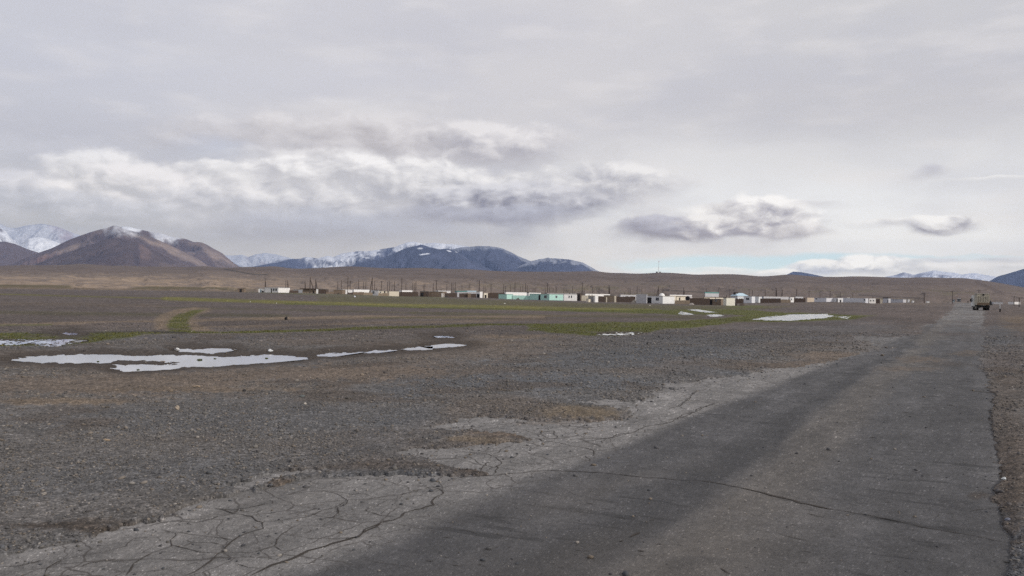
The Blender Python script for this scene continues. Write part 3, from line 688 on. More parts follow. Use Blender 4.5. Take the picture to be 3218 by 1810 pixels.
# ------------------------------------------------------------------ cracks in the asphalt (open joints filled with dirt)
M_crack = flat('crack_dirt', (.038, .031, .026), .95, .3, 30)
def crack_strip(mb, pts, w0, w1=None, depth=None):
    w1 = w0 if w1 is None else w1
    W = []
    for q in pts:
        d = ray(*q); t = -EYE / d[2]; W.append(np.array([d[0] * t, d[1] * t]))
    fine = []
    for a, b in zip(W[:-1], W[1:]):
        n = max(2, int(np.linalg.norm(b - a) / .055)); e = (b - a); nn = np.array([-e[1], e[0]]) / (np.linalg.norm(e) + 1e-9)
        off = 0
        for k in range(n):
            fine.append(a + e * k / n + nn * off); off = np.clip(off + random.uniform(-.026, .026), -.04, .04) if k < n - 2 else off * .5
    fine.append(W[-1]); n = len(fine); vs = []
    for k, p in enumerate(fine):
        e = fine[min(k + 1, n - 1)] - fine[max(k - 1, 0)]; nn = np.array([-e[1], e[0]]) / (np.linalg.norm(e) + 1e-9)
        s = k / (n - 1); w_ = (w0 + (w1 - w0) * s) * .62 * random.uniform(.35, 1.2) * min(1, 6 * min(s, 1 - s) + .25) * max(1, math.hypot(*p) / 8)
        vs += [(*(p + nn * w_ / 2), .004), (*(p - nn * w_ / 2), .004)]
    mb.add(vs, [(2 * k, 2 * k + 1, 2 * k + 3, 2 * k + 2) for k in range(n - 1)])
q4 = lambda p: Z(0, 1200, 2.1467, p)
q5 = lambda p: Z(1000, 1200, 2.1467, p)
q6 = lambda p: Z(2100, 1200, 2.304, p)
CR = [
 (q4([(1690, 1309), (1790, 1260), (1960, 1200), (2080, 1140), (2200, 1110), (2330, 1070), (2460, 1010), (2576, 950)]), .034, .040),
 (q5([(300, 1015), (400, 965), (560, 910), (650, 865), (780, 830), (790, 780), (830, 730), (760, 705)]), .04, .018),
 (q4([(1250, 1309), (1400, 1225), (1470, 1160), (1560, 1080), (1620, 1040), (1700, 1010), (1780, 990), (1770, 950), (1700, 910), (1620, 895), (1520, 870), (1450, 855), (1370, 850)]), .022, .014),
 (q4([(1780, 950), (1900, 935), (2050, 915), (2150, 880), (2260, 850), (2330, 810), (2340, 785)]), .016, .01),
 (q4([(1450, 855), (1560, 865), (1680, 850), (1790, 825), (1840, 820), (1800, 790)]), .02, .01),
 (q4([(1170, 1010), (1290, 1030), (1400, 1045), (1500, 1055), (1580, 1070)]), .014, .012), (q4([(1150, 1100), (1250, 1125), (1350, 1150), (1440, 1155), (1480, 1160)]), .012, .012),
 (q4([(1240, 1110), (1300, 1085), (1420, 1085), (1500, 1100)]), .01, .01),
 (q4([(1480, 1160), (1600, 1150), (1700, 1155), (1800, 1125), (1850, 1110), (1870, 1060), (1900, 1030), (2030, 960)]), .015, .012),
 (q4([(1850, 1110), (1900, 1140), (2050, 1145)]), .014, .01), (q4([(1600, 1230), (1680, 1255), (1790, 1260)]), .014, .012), (q4([(2280, 850), (2290, 900), (2240, 915)]), .012, .008),
 (q4([(1050, 960), (1200, 940), (1330, 950), (1420, 930), (1480, 905), (1580, 895)]), .016, .014),
 (q4([(850, 1309), (880, 1270), (900, 1230), (960, 1190), (1040, 1150)]), .022, .012), (q4([(0, 1250), (120, 1245), (250, 1215), (310, 1200)]), .016, .01),
 (q4([(540, 1250), (600, 1225), (720, 1210), (860, 1215)]), .014, .01), (q4([(300, 1300), (320, 1255), (420, 1200), (520, 1180), (700, 1150), (850, 1110), (900, 1060), (1050, 1040)]), .012, .01),
 (q4([(1090, 1000), (1180, 1020), (1150, 1070), (1160, 1110), (1040, 1150)]), .012, .012), (q4([(1900, 1030), (2000, 1040), (2100, 1060), (2200, 1055), (2330, 1070)]), .009, .009),
 (q4([(1530, 900), (1600, 870), (1700, 880)]), .01, .008), (q4([(2000, 700), (2100, 685), (2230, 690), (2300, 665)]), .01, .008), (q4([(1950, 760), (2100, 740), (2300, 745), (2500, 780)]), .009, .009),
 (q5([(0, 925), (100, 915), (140, 880), (130, 850), (200, 800), (150, 770), (50, 740), (-40, 735)]), .013, .01), (q5([(200, 800), (330, 790), (420, 795), (480, 795), (590, 805)]), .01, .008),
 (q5([(240, 750), (330, 760), (420, 790)]), .01, .008), (q5([(320, 860), (330, 875), (430, 905), (540, 910)]), .014, .012), (q5([(320, 860), (400, 840), (470, 800)]), .01, .008), (q5([(270, 870), (320, 870)]), .01, .01),
 (q5([(430, 780), (550, 765), (660, 740), (740, 715), (830, 705), (930, 700)]), .014, .01), (q5([(540, 640), (530, 690), (720, 680)]), .008, .006), (q5([(100, 1060), (200, 1055), (280, 1050)]), .016, .012),
 (q5([(870, 655), (1000, 640), (1190, 632), (1370, 615), (1540, 597), (1700, 603), (1960, 618), (2150, 640), (2390, 660), (2576, 665)]), .026, .024),
 (q6([(200, 712), (400, 742), (520, 765)]), .022, .03), (q6([(500, 762), (600, 785), (700, 808), (860, 848)]), .03, .09), (q6([(860, 848), (960, 880), (1100, 908), (1200, 928)]), .11, .05),
 (q6([(1180, 925), (1370, 955), (1550, 990), (1700, 1020), (1850, 1055), (2000, 1080), (2150, 1105), (2350, 1145), (2450, 1165)]), .024, .020), (q6([(1520, 985), (1600, 1000), (1680, 1015)]), .02, .018),
 (q5([(930, 465), (1050, 480), (1150, 490), (1220, 530), (1200, 570), (1180, 625)]), .014, .02), (q5([(1150, 490), (1230, 460), (1320, 420)]), .012, .01), (q5([(1220, 530), (1320, 515), (1350, 490)]), .012, .01),
 (q5([(1220, 530), (1130, 550), (1100, 590), (1090, 615)]), .014, .014), (q5([(1000, 500), (1100, 560), (1190, 580), (1400, 600)]), .01, .008),
 (q5([(1430, 375), (1510, 400), (1620, 410), (1700, 430), (1800, 445), (1860, 480), (1850, 500)]), .018, .014),
 (q5([(1700, 415), (1820, 400), (1960, 380), (2060, 350), (2150, 330), (2200, 305), (2280, 290), (2400, 260), (2490, 215), (2576, 190), (2700, 140)]), .018, .012),
 (q5([(1820, 440), (1920, 415), (1910, 400), (2010, 370), (2110, 345)]), .014, .01), (q5([(1480, 380), (1500, 340), (1590, 330), (1615, 370), (1560, 390)]), .012, .01), (q5([(1800, 500), (1820, 540)]), .02, .012),
 (q5([(2050, 150), (2280, 130), (2576, 122)]), .012, .01), (q5([(1700, 320), (1800, 290), (1780, 300)]), .01, .008),
 (q6([(0, 200), (60, 180), (200, 70), (330, 50)]), .014, .01), (q6([(0, 285), (160, 235), (230, 190), (340, 155)]), .014, .014), (q6([(0, 130), (250, 130), (560, 125)]), .012, .008),
 (q6([(780, 1095), (870, 1120), (950, 1140), (1030, 1155)]), .02, .01), (q6([(1010, 955), (1060, 968), (1150, 988)]), .03, .012), (q6([(1590, 152), (1690, 165)]), .018, .01), (q6([(1810, 180), (1950, 195)]), .014, .014),
 (q6([(2180, 62), (2300, 75), (2576, 110)]), .05, .03), (q6([(1440, 480), (1530, 492)]), .014, .01), (q6([(1110, 835), (1260, 862)]), .014, .01), (q6([(1450, 405), (1510, 402)]), .04, .02),
 (q6([(860, 1180), (950, 1195)]), .01, .008), (q6([(2180, 940), (2330, 920), (2420, 890)]), .016, .012), (q6([(1850, 1000), (1950, 980), (1960, 960)]), .01, .006), (q6([(380, 1350), (430, 1385), (470, 1400)]), .02, .01),
 (q5([(360, 1215), (480, 1230), (600, 1245), (660, 1265)]), .008, .006), (q5([(960, 1000), (1030, 1010), (1080, 1030)]), .012, .006), (q5([(1110, 890), (1290, 895)]), .007, .006), (q5([(1690, 740), (1740, 765)]), .008, .006),
 (q5([(2100, 1050), (2140, 1030), (2170, 1018)]), .05, .03), (q5([(2235, 935), (2270, 932)]), .035, .03), (q5([(2030, 1078), (2060, 1075)]), .05, .04), (q5([(2155, 1140), (2200, 1145)]), .05, .05),
]
for k in range(150):       # short surface tears, mostly in the wheel lanes
    x = random.uniform(1300, 3050); y = random.uniform(1230, 1790); l = random.uniform(10, 34)
    CR.append(([(x, y), (x + l, y + l * random.uniform(.03, .2))], random.uniform(.012, .028), .006))
for k in range(16):       # thin far joints
    x = random.uniform(2680, 3050); y = random.uniform(1010, 1200); l = random.uniform(20, 70)
    CR.append(([(x, y), (x + l, y + l * random.uniform(.02, .08))], .02, .012))
mb = MB()
for pts, w0, w1 in CR: crack_strip(mb, pts, w0, w1)
crk = mb.build('cracks', M_crack, road_o)

# ------------------------------------------------------------------ loose gravel
def stone_templates(n=7):
    T = []
    g = (1 + 5 ** .5) / 2
    base = np.array([(-1, g, 0), (1, g, 0), (-1, -g, 0), (1, -g, 0), (0, -1, g), (0, 1, g), (0, -1, -g), (0, 1, -g), (g, 0, -1), (g, 0, 1), (-g, 0, -1), (-g, 0, 1)]) / 1.9
    fs = np.array([(0, 11, 5), (0, 5, 1), (0, 1, 7), (0, 7, 10), (0, 10, 11), (1, 5, 9), (5, 11, 4), (11, 10, 2), (10, 7, 6), (7, 1, 8), (3, 9, 4), (3, 4, 2), (3, 2, 6), (3, 6, 8), (3, 8, 9), (4, 9, 5), (2, 4, 11), (6, 2, 10), (8, 6, 7), (9, 8, 1)])
    for _ in range(n):
        v = base * RNG.uniform(.65, 1.25, (12, 1)) * np.array([1.15, .85, .55]); T.append(v)
    return T, fs
TPL, TF = stone_templates()
def gz_full(X, Y):
    """height of the ground sheet at any point near the camera"""
    r = np.hypot(X, Y); a = np.degrees(np.arctan2(X, Y))
    ia = (a - az_in[0]) / .066; ja = np.clip(np.floor(ia).astype(int), 0, len(az_in) - 2); fa = np.clip(ia - ja, 0, 1)
    jr = np.clip(np.searchsorted(RR, r) - 1, 0, nr - 2); fr = (r - RR[jr]) / (RR[jr + 1] - RR[jr])
    z = zz.reshape(nr, na)
    return (z[jr, ja] * (1 - fa) + z[jr, ja + 1] * fa) * (1 - fr) + (z[jr + 1, ja] * (1 - fa) + z[jr + 1, ja + 1] * fa) * fr
def samp(field, X, Y):
    r = np.hypot(X, Y); a = np.degrees(np.arctan2(X, Y))
    ja = np.clip(np.round((a - az_in[0]) / .066).astype(int), 0, len(az_in) - 1); jr = np.clip(np.searchsorted(RR, r), 0, nr - 1)
    return field.reshape(nr, na)[jr, ja]
M_st, nt_, b_ = material('loose_stone', .85, .3)
_a = nt_.nodes.new('ShaderNodeAttribute'); _a.attribute_name = 'col'; nt_.links.new(_a.outputs['Color'], b_.inputs['Base Color'])
def stones(name, X, Y, zb, S, tone):
    n = len(X); t = RNG.integers(0, len(TPL), n); rz_ = RNG.uniform(0, 2 * math.pi, n); tl = RNG.uniform(-.35, .35, n)
    V = np.stack(TPL)[t]                                   # n,12,3
    V = V * (S[:, None, None] * np.stack([np.ones(n), RNG.uniform(.7, 1.1, n), RNG.uniform(.7, 1.3, n)], 1)[:, None, :])
    x = V[..., 0] * np.cos(tl)[:, None] - V[..., 2] * np.sin(tl)[:, None]; z = V[..., 0] * np.sin(tl)[:, None] + V[..., 2] * np.cos(tl)[:, None]
    x2 = x * np.cos(rz_)[:, None] - V[..., 1] * np.sin(rz_)[:, None]; y2 = x * np.sin(rz_)[:, None] + V[..., 1] * np.cos(rz_)[:, None]
    co = np.stack([x2 + X[:, None], y2 + Y[:, None], z + zb[:, None] + S[:, None] * .22], -1).reshape(-1, 3)
    f = (TF[None] + (np.arange(n) * 12)[:, None, None]).reshape(-1, 3)
    me = bpy.data.meshes.new(name); me.vertices.add(len(co)); me.vertices.foreach_set('co', co.astype(np.float32).ravel())
    me.loops.add(f.size); me.loops.foreach_set('vertex_index', f.astype(np.int32).ravel())
    me.polygons.add(len(f)); me.polygons.foreach_set('loop_start', np.arange(0, f.size, 3, dtype=np.int32)); me.polygons.foreach_set('loop_total', np.full(len(f), 3, np.int32))
    me.update(calc_edges=True)
    cc = np.repeat(tone, 12, 0); at = me.attributes.new('col', 'FLOAT_COLOR', 'POINT')
    at.data.foreach_set('color', np.concatenate([cc, np.ones((len(cc), 1))], 1).astype(np.float32).ravel())
    me.materials.append(M_st); o = bpy.data.objects.new(name, me); COL.objects.link(o); return o
def scatter(n, r0, r1, a0=-33.5, a1=33.5):
    r = r0 * (r1 / r0) ** RNG.random(n); a = np.radians(RNG.uniform(a0, a1, n)); return np.sin(a) * r, np.cos(a) * r, r
X, Y, r = scatter(230000, 3.6, 48)
rd = samp(road_s, X, Y); pd_ = samp(pud_s, X, Y); dens = samp(fbm(GX * .9, GY * .9, 4, 77), X, Y)
brn = samp(sm(1.22, 1.55, c[:, 0] / c[:, 2]), X, Y)
k = (rd < 2) & (pd_ < -4) & (RNG.random(len(X)) < (.25 + .95 * sm(.35, .65, dens)) * (1 - .72 * brn)) & ((pd_ < -70) | (RNG.random(len(X)) < .12))
X, Y, r = X[k], Y[k], r[k]; n = len(X)
S = np.minimum((.0030 + .0013 * r ** .74) * RNG.lognormal(-.16, .44, n), .06)
pal = np.array([(.085, .083, .086), (.06, .064, .072), (.105, .098, .09), (.14, .115, .09), (.045, .045, .05), (.24, .22, .20), (.19, .16, .13)])
tone = pal[RNG.choice(7, n, p=[.26, .14, .2, .18, .08, .07, .07])] * RNG.uniform(.75, 1.25, (n, 1))
loc_c = np.stack([samp(c[:, q], X, Y) for q in range(3)], 1); tone = tone * .62 + loc_c * .45
props(stones('gravel', X, Y, gz_full(X, Y), S, tone), kind='stuff', label='loose grey and brown gravel stones strewn over the ground beside the road', cat='gravel')
# crumbs lying on the broken margin of the carriageway
X, Y, r = scatter(26000, 3.8, 30)
rd = samp(road_s, X, Y); la = X * math.cos(ROAD_A) - Y * math.sin(ROAD_A)
k = (rd > 3) & ((RNG.random(len(X)) < .35 * sm(70, 5, rd)) | ((la < -3.9) & (RNG.random(len(X)) < .10)) | (RNG.random(len(X)) < .03))
X, Y, r = X[k], Y[k], r[k]; n = len(X); S = (.004 + .0014 * r ** .7) * RNG.lognormal(0, .45, n)
tone = pal[RNG.choice(7, n, p=[.2, .2, .1, .1, .16, .14, .10])] * .85
props(stones('road_grit', X, Y, np.zeros(n), S, tone), kind='stuff', label='small dark chips of stone scattered on the broken asphalt', cat='grit')

# single rocks one can pick out
def rock(px_, py_, w_px, h_ratio, colr, label, seed, name='rock', cat='rock', group='single stones lying about', zoff=0.0):
    X, Y, z = on_ground(px_, py_); D = math.hypot(X, Y); w_ = w_px / F * D
    rg = np.random.default_rng(seed); vs = []; nu, nv = 14, 8
    for j in range(nv + 1):
        for i in range(nu):
            th = math.pi * j / nv; ph = 2 * math.pi * i / nu
            d = np.array([math.sin(th) * math.cos(ph), math.sin(th) * math.sin(ph), math.cos(th)])
            k = 1 + .22 * math.sin(d[0] * 3.1 + seed) + .16 * math.sin(d[1] * 4.3 + seed * 2) + .1 * math.sin(d[2] * 6 + d[0] * 5 + seed) + rg.uniform(-.04, .04)
            vs.append((d[0] * k * w_ / 2, d[1] * k * w_ / 2.6, d[2] * k * w_ / 2 * h_ratio))
    fs = [(j * nu + i, j * nu + (i + 1) % nu, (j + 1) * nu + (i + 1) % nu, (j + 1) * nu + i) for j in range(nv) for i in range(nu)]
    z0 = float(gz_full(np.array([X]), np.array([Y]))[0]) + w_ * h_ratio * .3 + zoff
    mb = MB(); mb.add([(X + v[0], Y + v[1], z0 + v[2]) for v in vs], fs)
    o = mb.build(name, flat('stone_%d' % seed, colr, .8, .25, 25), None, (X, Y, z0)); return props(o, label, cat, group)
rock(555, 1294, 17, .8, (.30, .25, .20), 'pale pinkish rounded stone on grey gravel, above the flatter tan stone', 1)
rock(950, 1256, 21, .35, (.10, .11, .11), 'flat dark grey slab of stone lying on the gravel right of the pale rounded stone', 2)
rock(959, 1279, 9, .7, (.38, .35, .31), 'small whitish stone just below the flat dark slab', 3)
rock(335, 1397, 17, .45, (.26, .20, .14), 'flat tan stone on grey gravel below the pale rounded stone', 4)
rock(618, 1222, 20, .3, (.26, .20, .14), 'long sandy coloured stone on the brown earth strip', 5)
rock(641, 1147, 16, .45, (.03, .03, .03), 'dark wet stone at the near edge of the large puddle', 6)
rock(411, 1127, 8, .5, (.06, .04, .035), 'small dark brown stone on the mud spit inside the large puddle', 7)
rock(768, 1235, 13, .6, (.035, .034, .036), 'nearly black stone above the grey gravel right of the sandy stone', 8)
rock(338, 1288, 11, .55, (.07, .06, .05), 'brown stone half sunk in grey gravel left of the pale rounded stone', 9)
rock(1130, 1515, 9, .6, (.035, .033, .032), 'black lump of broken asphalt on the edge of the cracked margin', 10, cat='asphalt lump')
rock(1042, 1519, 15, .4, (.12, .07, .055), 'reddish brown broken piece on the cracked asphalt edge', 11, cat='asphalt lump')
rock(370, 1715, 15, .5, (.04, .04, .04), 'black crumbled lump beside a crack at the lower left', 12, cat='asphalt lump')
rock(2016, 1327, 9, .8, (.03, .03, .03), 'little black stone on the light asphalt below the brown patch', 13)
rock(2232, 1219, 8, .8, (.03, .03, .03), 'little black stone far up on the light asphalt margin', 14)
rock(1973, 1597, 5, 1.0, (.4, .37, .33), 'tiny whitish pebble standing alone on the dark lane', 15)
rock(1486, 1611, 26, .08, (.22, .20, .18), 'upper of two thin pale flakes on the dark asphalt lane', 16, cat='stone flake')
rock(1484, 1628, 20, .1, (.20, .17, .15), 'lower of two thin pale flakes on the dark asphalt lane', 17, cat='stone flake')
rock(2598, 1500, 11, .35, (.38, .38, .37), 'small white flat stone in the middle of the road', 18)
rock(3154, 1516, 13, .6, (.50, .52, .52), 'white stone on the dark gravel beyond the right road edge', 19)
rock(3165, 1643, 18, .4, (.14, .15, .19), 'bluish grey stone at the right road edge', 20)
rock(139, 1572, 16, .5, (.22, .20, .18), 'pale grey stone on the gravel at the lower left', 21)
rock(850, 1107, 15, .6, (.55, .56, .57), 'crumpled white plastic bag on mud behind the large puddle', 22, 'plastic_bag', 'plastic bag', 'litter on the plain')
rock(558, 1097, 8, .8, (.62, .62, .62), 'round white lump at the left tip of the small upper puddle', 23)
rock(512, 1139, 13, .4, (.2, .17, .15), 'pale flat scrap on the mud spit inside the large puddle', 24, 'scrap', 'scrap', 'litter on the plain')
rock(898, 1009, 9, 1.3, (.012, .011, .012), 'black upright lump standing alone by the vehicle track', 25, 'tyre_stump', 'black lump', 'litter on the plain')
rock(786, 951, 3, .8, (.6, .6, .58), 'white speck of litter just below the bright grass line, the left one', 26, 'litter', 'litter', 'litter on the plain')
rock(869, 955, 3, .8, (.6, .6, .58), 'white speck of litter just below the bright grass line, the right one', 27, 'litter', 'litter', 'litter on the plain')
rock(1115, 934.5, 6, .9, (.55, .56, .62), 'pale bluish bundle in the grass before the tan compound wall', 28, 'bundle', 'bundle', 'litter on the plain')
rock(1586, 956, 5, .7, (.5, .5, .45), 'white lump in the grass in front of the turquoise shed', 29, 'litter', 'litter', 'litter on the plain')
rock(2042, 961, 4, .7, (.55, .53, .48), 'white lump in the grass in front of the long white house', 30, 'litter', 'litter', 'litter on the plain')
rock(2083, 1071, 6, .7, (.03, .03, .03), 'left of two black stones on the gravel below the green marsh', 31)
rock(2104, 1070, 7, .7, (.03, .03, .03), 'right of two black stones on the gravel below the green marsh', 32)
rock(2034, 1086, 7, .8, (.03, .03, .03), 'black stone lying nearer than the pair below the green marsh', 33)

# grass tufts in the water
M_grass = flat('grass_blade', (.06, .075, .02), .8, .25, 20)
def tuft(px_, py_, w_px, label, n=60):
    X, Y, z = on_ground(px_, py_); D = math.hypot(X, Y); R_ = w_px / F * D / 2; mb = MB()
    for _ in range(n):
        a = random.uniform(0, 6.28); q = R_ * math.sqrt(random.random()); h = random.uniform(.4, 1) * R_ * .55; b = Vector((X + math.cos(a) * q, Y + math.sin(a) * q, -.03))
        t = b + Vector((random.uniform(-.6, .6) * h, random.uniform(-.6, .6) * h, h + .03)); s = Vector((math.cos(a + 1.5), math.sin(a + 1.5), 0)) * .012
        m2 = (b + t) / 2 + Vector((0, 0, h * .2)); mb.add([b - s, b + s, m2 + s * .7, t, m2 - s * .7], [(0, 1, 2, 3, 4)])
    o = mb.build('grass_tuft', M_grass, None, (X, Y, 0)); props(o, label, 'grass tuft', 'grass tufts in the puddles')
tuft(627, 1131, 15, 'largest green grass tuft standing in the large puddle', 90)
tuft(308, 1136, 8, 'small grass tuft at the near shore of the left end of the puddle', 50)
tuft(675, 1127, 8, 'small grass tuft in open water right of the largest tuft', 50)
tuft(838, 1126, 10, 'grass tuft in the right end of the large puddle below the white bag', 60)
tuft(434, 1162, 9, 'grass tuft in the lower pool of the large puddle', 50)

# short grass on the damp ground
def grass_clumps(n, r0, r1, h0, name, label):
    X, Y, r = scatter(n, r0, r1); g_ = samp(np.where(c[:, 2] < .45 * c[:, 1], c[:, 1] / (c[:, 0] + 1e-6), 0), X, Y); pdx = samp(pud_s, X, Y)
    k = (g_ > .93 + .06 * RNG.random(n)) & (pdx < 1.5); X, Y, r = X[k], Y[k], r[k]; n = len(X); Zg = gz_full(X, Y); nb = 4
    vs = []; 
    base = np.stack([X, Y, Zg], 1); H_ = h0 * RNG.lognormal(0, .35, n)
    for q in range(nb):
        a_ = RNG.uniform(0, 6.283, n); off = np.stack([np.cos(a_), np.sin(a_), 0 * a_], 1) * (H_ * .5)[:, None]
        s_ = np.stack([np.cos(a_ + 1.4), np.sin(a_ + 1.4), 0 * a_], 1) * (H_ * .22)[:, None]; tip = off * RNG.uniform(1.1, 1.9, (n, 1)) + np.array([0, 0, 1]) * (H_ * RNG.uniform(.5, 1, n))[:, None]
        vs.append(np.stack([base + off * .4 - s_, base + off * .4 + s_, base + tip], 1))
    V = np.concatenate(vs, 0).reshape(-1, 3); m_ = len(V) // 3
    me = bpy.data.meshes.new(name); me.vertices.add(len(V)); me.vertices.foreach_set('co', V.astype(np.float32).ravel()); me.loops.add(len(V)); me.loops.foreach_set('vertex_index', np.arange(len(V), dtype=np.int32))
    me.polygons.add(m_); me.polygons.foreach_set('loop_start', np.arange(0, len(V), 3, dtype=np.int32)); me.polygons.foreach_set('loop_total', np.full(m_, 3, np.int32)); me.update(calc_edges=True)
    tn = np.array([(.092, .098, .022), (.125, .116, .032), (.072, .078, .018), (.17, .145, .06)])[RNG.choice(4, m_, p=[.4, .3, .2, .1])] * RNG.uniform(.8, 1.2, (m_, 1))
    at = me.attributes.new('col', 'FLOAT_COLOR', 'POINT'); at.data.foreach_set('color', np.concatenate([np.repeat(tn, 3, 0), np.ones((len(V), 1))], 1).astype(np.float32).ravel())
    me.materials.append(M_st); o = bpy.data.objects.new(name, me); COL.objects.link(o); props(o, label, 'grass', kind='stuff')
grass_clumps(200000, 22, 120, .032, 'grass', 'short olive green marsh grass growing on the damp ground round the pools')

# ------------------------------------------------------------------ hills and mountains
def terrain_material(name, bump=1.0, sc=1.0):
    m, nt, b = material(name, .95, .1); N = nt.nodes; L = nt.links
    at = N.new('ShaderNodeAttribute'); at.attribute_name = 'col'; tc = N.new('ShaderNodeTexCoord')
    n1 = N.new('ShaderNodeTexNoise'); n1.inputs['Scale'].default_value = .012 * sc; n1.inputs['Detail'].default_value = 8; n1.inputs['Roughness'].default_value = .7
    L.new(tc.outputs['Object'], n1.inputs['Vector'])
    r = N.new('ShaderNodeMapRange'); r.inputs[1].default_value = .3; r.inputs[2].default_value = .7; r.inputs[3].default_value = .74; r.inputs[4].default_value = 1.26
    L.new(n1.outputs[0], r.inputs[0]); s = N.new('ShaderNodeVectorMath'); s.operation = 'SCALE'
    L.new(at.outputs['Color'], s.inputs[0]); L.new(r.outputs[0], s.inputs['Scale']); L.new(s.outputs[0], b.inputs['Base Color'])
    bp = N.new('ShaderNodeBump'); bp.inputs['Strength'].default_value = .6 * bump; bp.inputs['Distance'].default_value = (30 if sc == 1 else 12) / sc
    L.new(n1.outputs[0], bp.inputs['Height']); L.new(bp.outputs[0], b.inputs['Normal'])
    return m
M_mtn = terrain_material('mountain_rock'); M_hill = terrain_material('hill_earth', .8, 4)

def smoothed(a, x, y, width=.10):
    n = np.interp(a, x, y); s = 0; W = 0
    for k in (-1, -.5, 0, .5, 1):
        w_ = 1 - abs(k) * .6; s = s + w_ * np.interp(a + k * width, x, y); W += w_
    return s / W
def mountain(name, pts, D0, W, colf, gul=.34, seed=1, lam=260., nseg=(420, 90), back=.5, jag=.012, gexp=1.15, foot=-10, mat_=None, depthvar=.0, rot=0.0):
    """a range whose crest runs through pts; slope comes down towards the viewer over W metres"""
    ae = np.array([azel(*p) for p in pts]); a = np.linspace(ae[0, 0], ae[-1, 0], nseg[0])
    e = smoothed(a, ae[:, 0], ae[:, 1], (ae[-1, 0] - ae[0, 0]) * .008)
    Zr = np.tan(np.radians(e)) * D0 + EYE
    s = np.radians(a) * D0
    Zr = Zr + jag * Zr.max() * (fbm(s / lam * 1.1, s * 0 + seed, 5, seed) - .5) * 2
    t = np.concatenate([np.linspace(0, 1, nseg[1]), 1 + np.linspace(0, 1, 14)[1:] * back])
    T, Sx = np.meshgrid(t, s, indexing='ij'); Zm = np.broadcast_to(Zr, T.shape); Am = np.broadcast_to(a, T.shape)
    wv = (fbm(Sx / lam * .6 + 3, T * W / lam * .5, 4, seed + 5) - .5)
    prof = np.where(T <= 1, np.clip(T, 0, 1) ** gexp, np.clip(1 - (T - 1) / back, 0, 1) ** 1.0)
    low = (Zm - foot)
    sh = Sx + wv * lam * 1.4 + rot * (1 - T) * W
    rg = ridged(sh / lam * 1.25, T * W / lam * .35 + wv, 6, seed + 9, .6)
    bump_ = np.clip(T, 0, 1) ** .5 * np.clip(1 - T, 0, 1) ** .75 * 2.2
    rgc = sm(.35, .80, rg)
    z = foot + low * prof - gul * low * bump_ * (1 - rgc) * np.where(T < 1, 1, 0) + gul * .25 * low * bump_ * (fbm(Sx / lam * 3, T * W / lam * 3, 4, seed + 2) - .5)
    Dm = D0 - W + T * W
    Dm = Dm + depthvar * W * (fbm(Sx / lam * .35, T * 0, 3, seed + 44) - .5)
    Am2 = np.radians(Am)
    X = np.sin(Am2) * Dm; Y = np.cos(Am2) * Dm
    pxx, pyy = project(X, Y, z)
    colr = colf(pxx, pyy, z, T, rg, Sx, low)
    o = grid_mesh(name, np.stack([X, Y, z], -1).reshape(-1, 3), len(s), len(t), mat_ or M_mtn, cols=colr.reshape(-1, 3))
    return props(o, kind='structure')
zz1 = lambda p: Z(0, 660, 3.22, p)
zz2 = lambda p: Z(700, 700, 3.22, p)
zz3 = lambda p: Z(1400, 750, 3.22, p)
zz4 = lambda p: Z(2200, 750, 2.53, p)
MAUVE = np.array([.105, .080, .080]); SCREE_SUNLIT = np.array([.200, .152, .128]); DARK_ROCK_SHADE = np.array([.070, .055, .058]); SNOW = np.array([.66, .68, .72]); BLUER = np.array([.042, .047, .072])
def mixn(a, b, f): return a + (b - a) * f[..., None]
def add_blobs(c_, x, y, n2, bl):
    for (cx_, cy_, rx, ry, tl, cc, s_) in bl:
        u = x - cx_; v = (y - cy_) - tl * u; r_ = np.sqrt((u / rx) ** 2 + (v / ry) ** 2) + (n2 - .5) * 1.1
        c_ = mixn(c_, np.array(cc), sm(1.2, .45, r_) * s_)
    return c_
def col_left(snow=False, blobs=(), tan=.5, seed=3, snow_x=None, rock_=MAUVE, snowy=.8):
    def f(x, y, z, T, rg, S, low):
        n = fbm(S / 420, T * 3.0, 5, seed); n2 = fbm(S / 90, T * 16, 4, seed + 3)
        c_ = mixn(np.broadcast_to(rock_, x.shape + (3,)), DARK_ROCK_SHADE, sm(.42, .25, rg) * .6)  # gullies darkened in the colour, painted shade that deepens the relief
        c_ = mixn(c_, SCREE_SUNLIT, sm(.50, .66, n * .7 + n2 * .3) * tan)  # tan scree tone, also putting sunlit patches into the colour
        c_ = add_blobs(c_, x, y, n2, blobs)  # tan blobs are painted sunlight on the flanks, dark ones painted shade
        if snow_x:
            for (x0, x1, y0, thr, amt) in snow_x:
                k = sm(x0 - 12, x0 + 12, x) * sm(x1 + 14, x1 - 14, x) * sm(thr, 0, (y - y0) + (n2 - .5) * thr * 2.2 + (n - .5) * thr)
                c_ = mixn(c_, SNOW, np.clip(k * amt, 0, 1))
        return c_
    return f
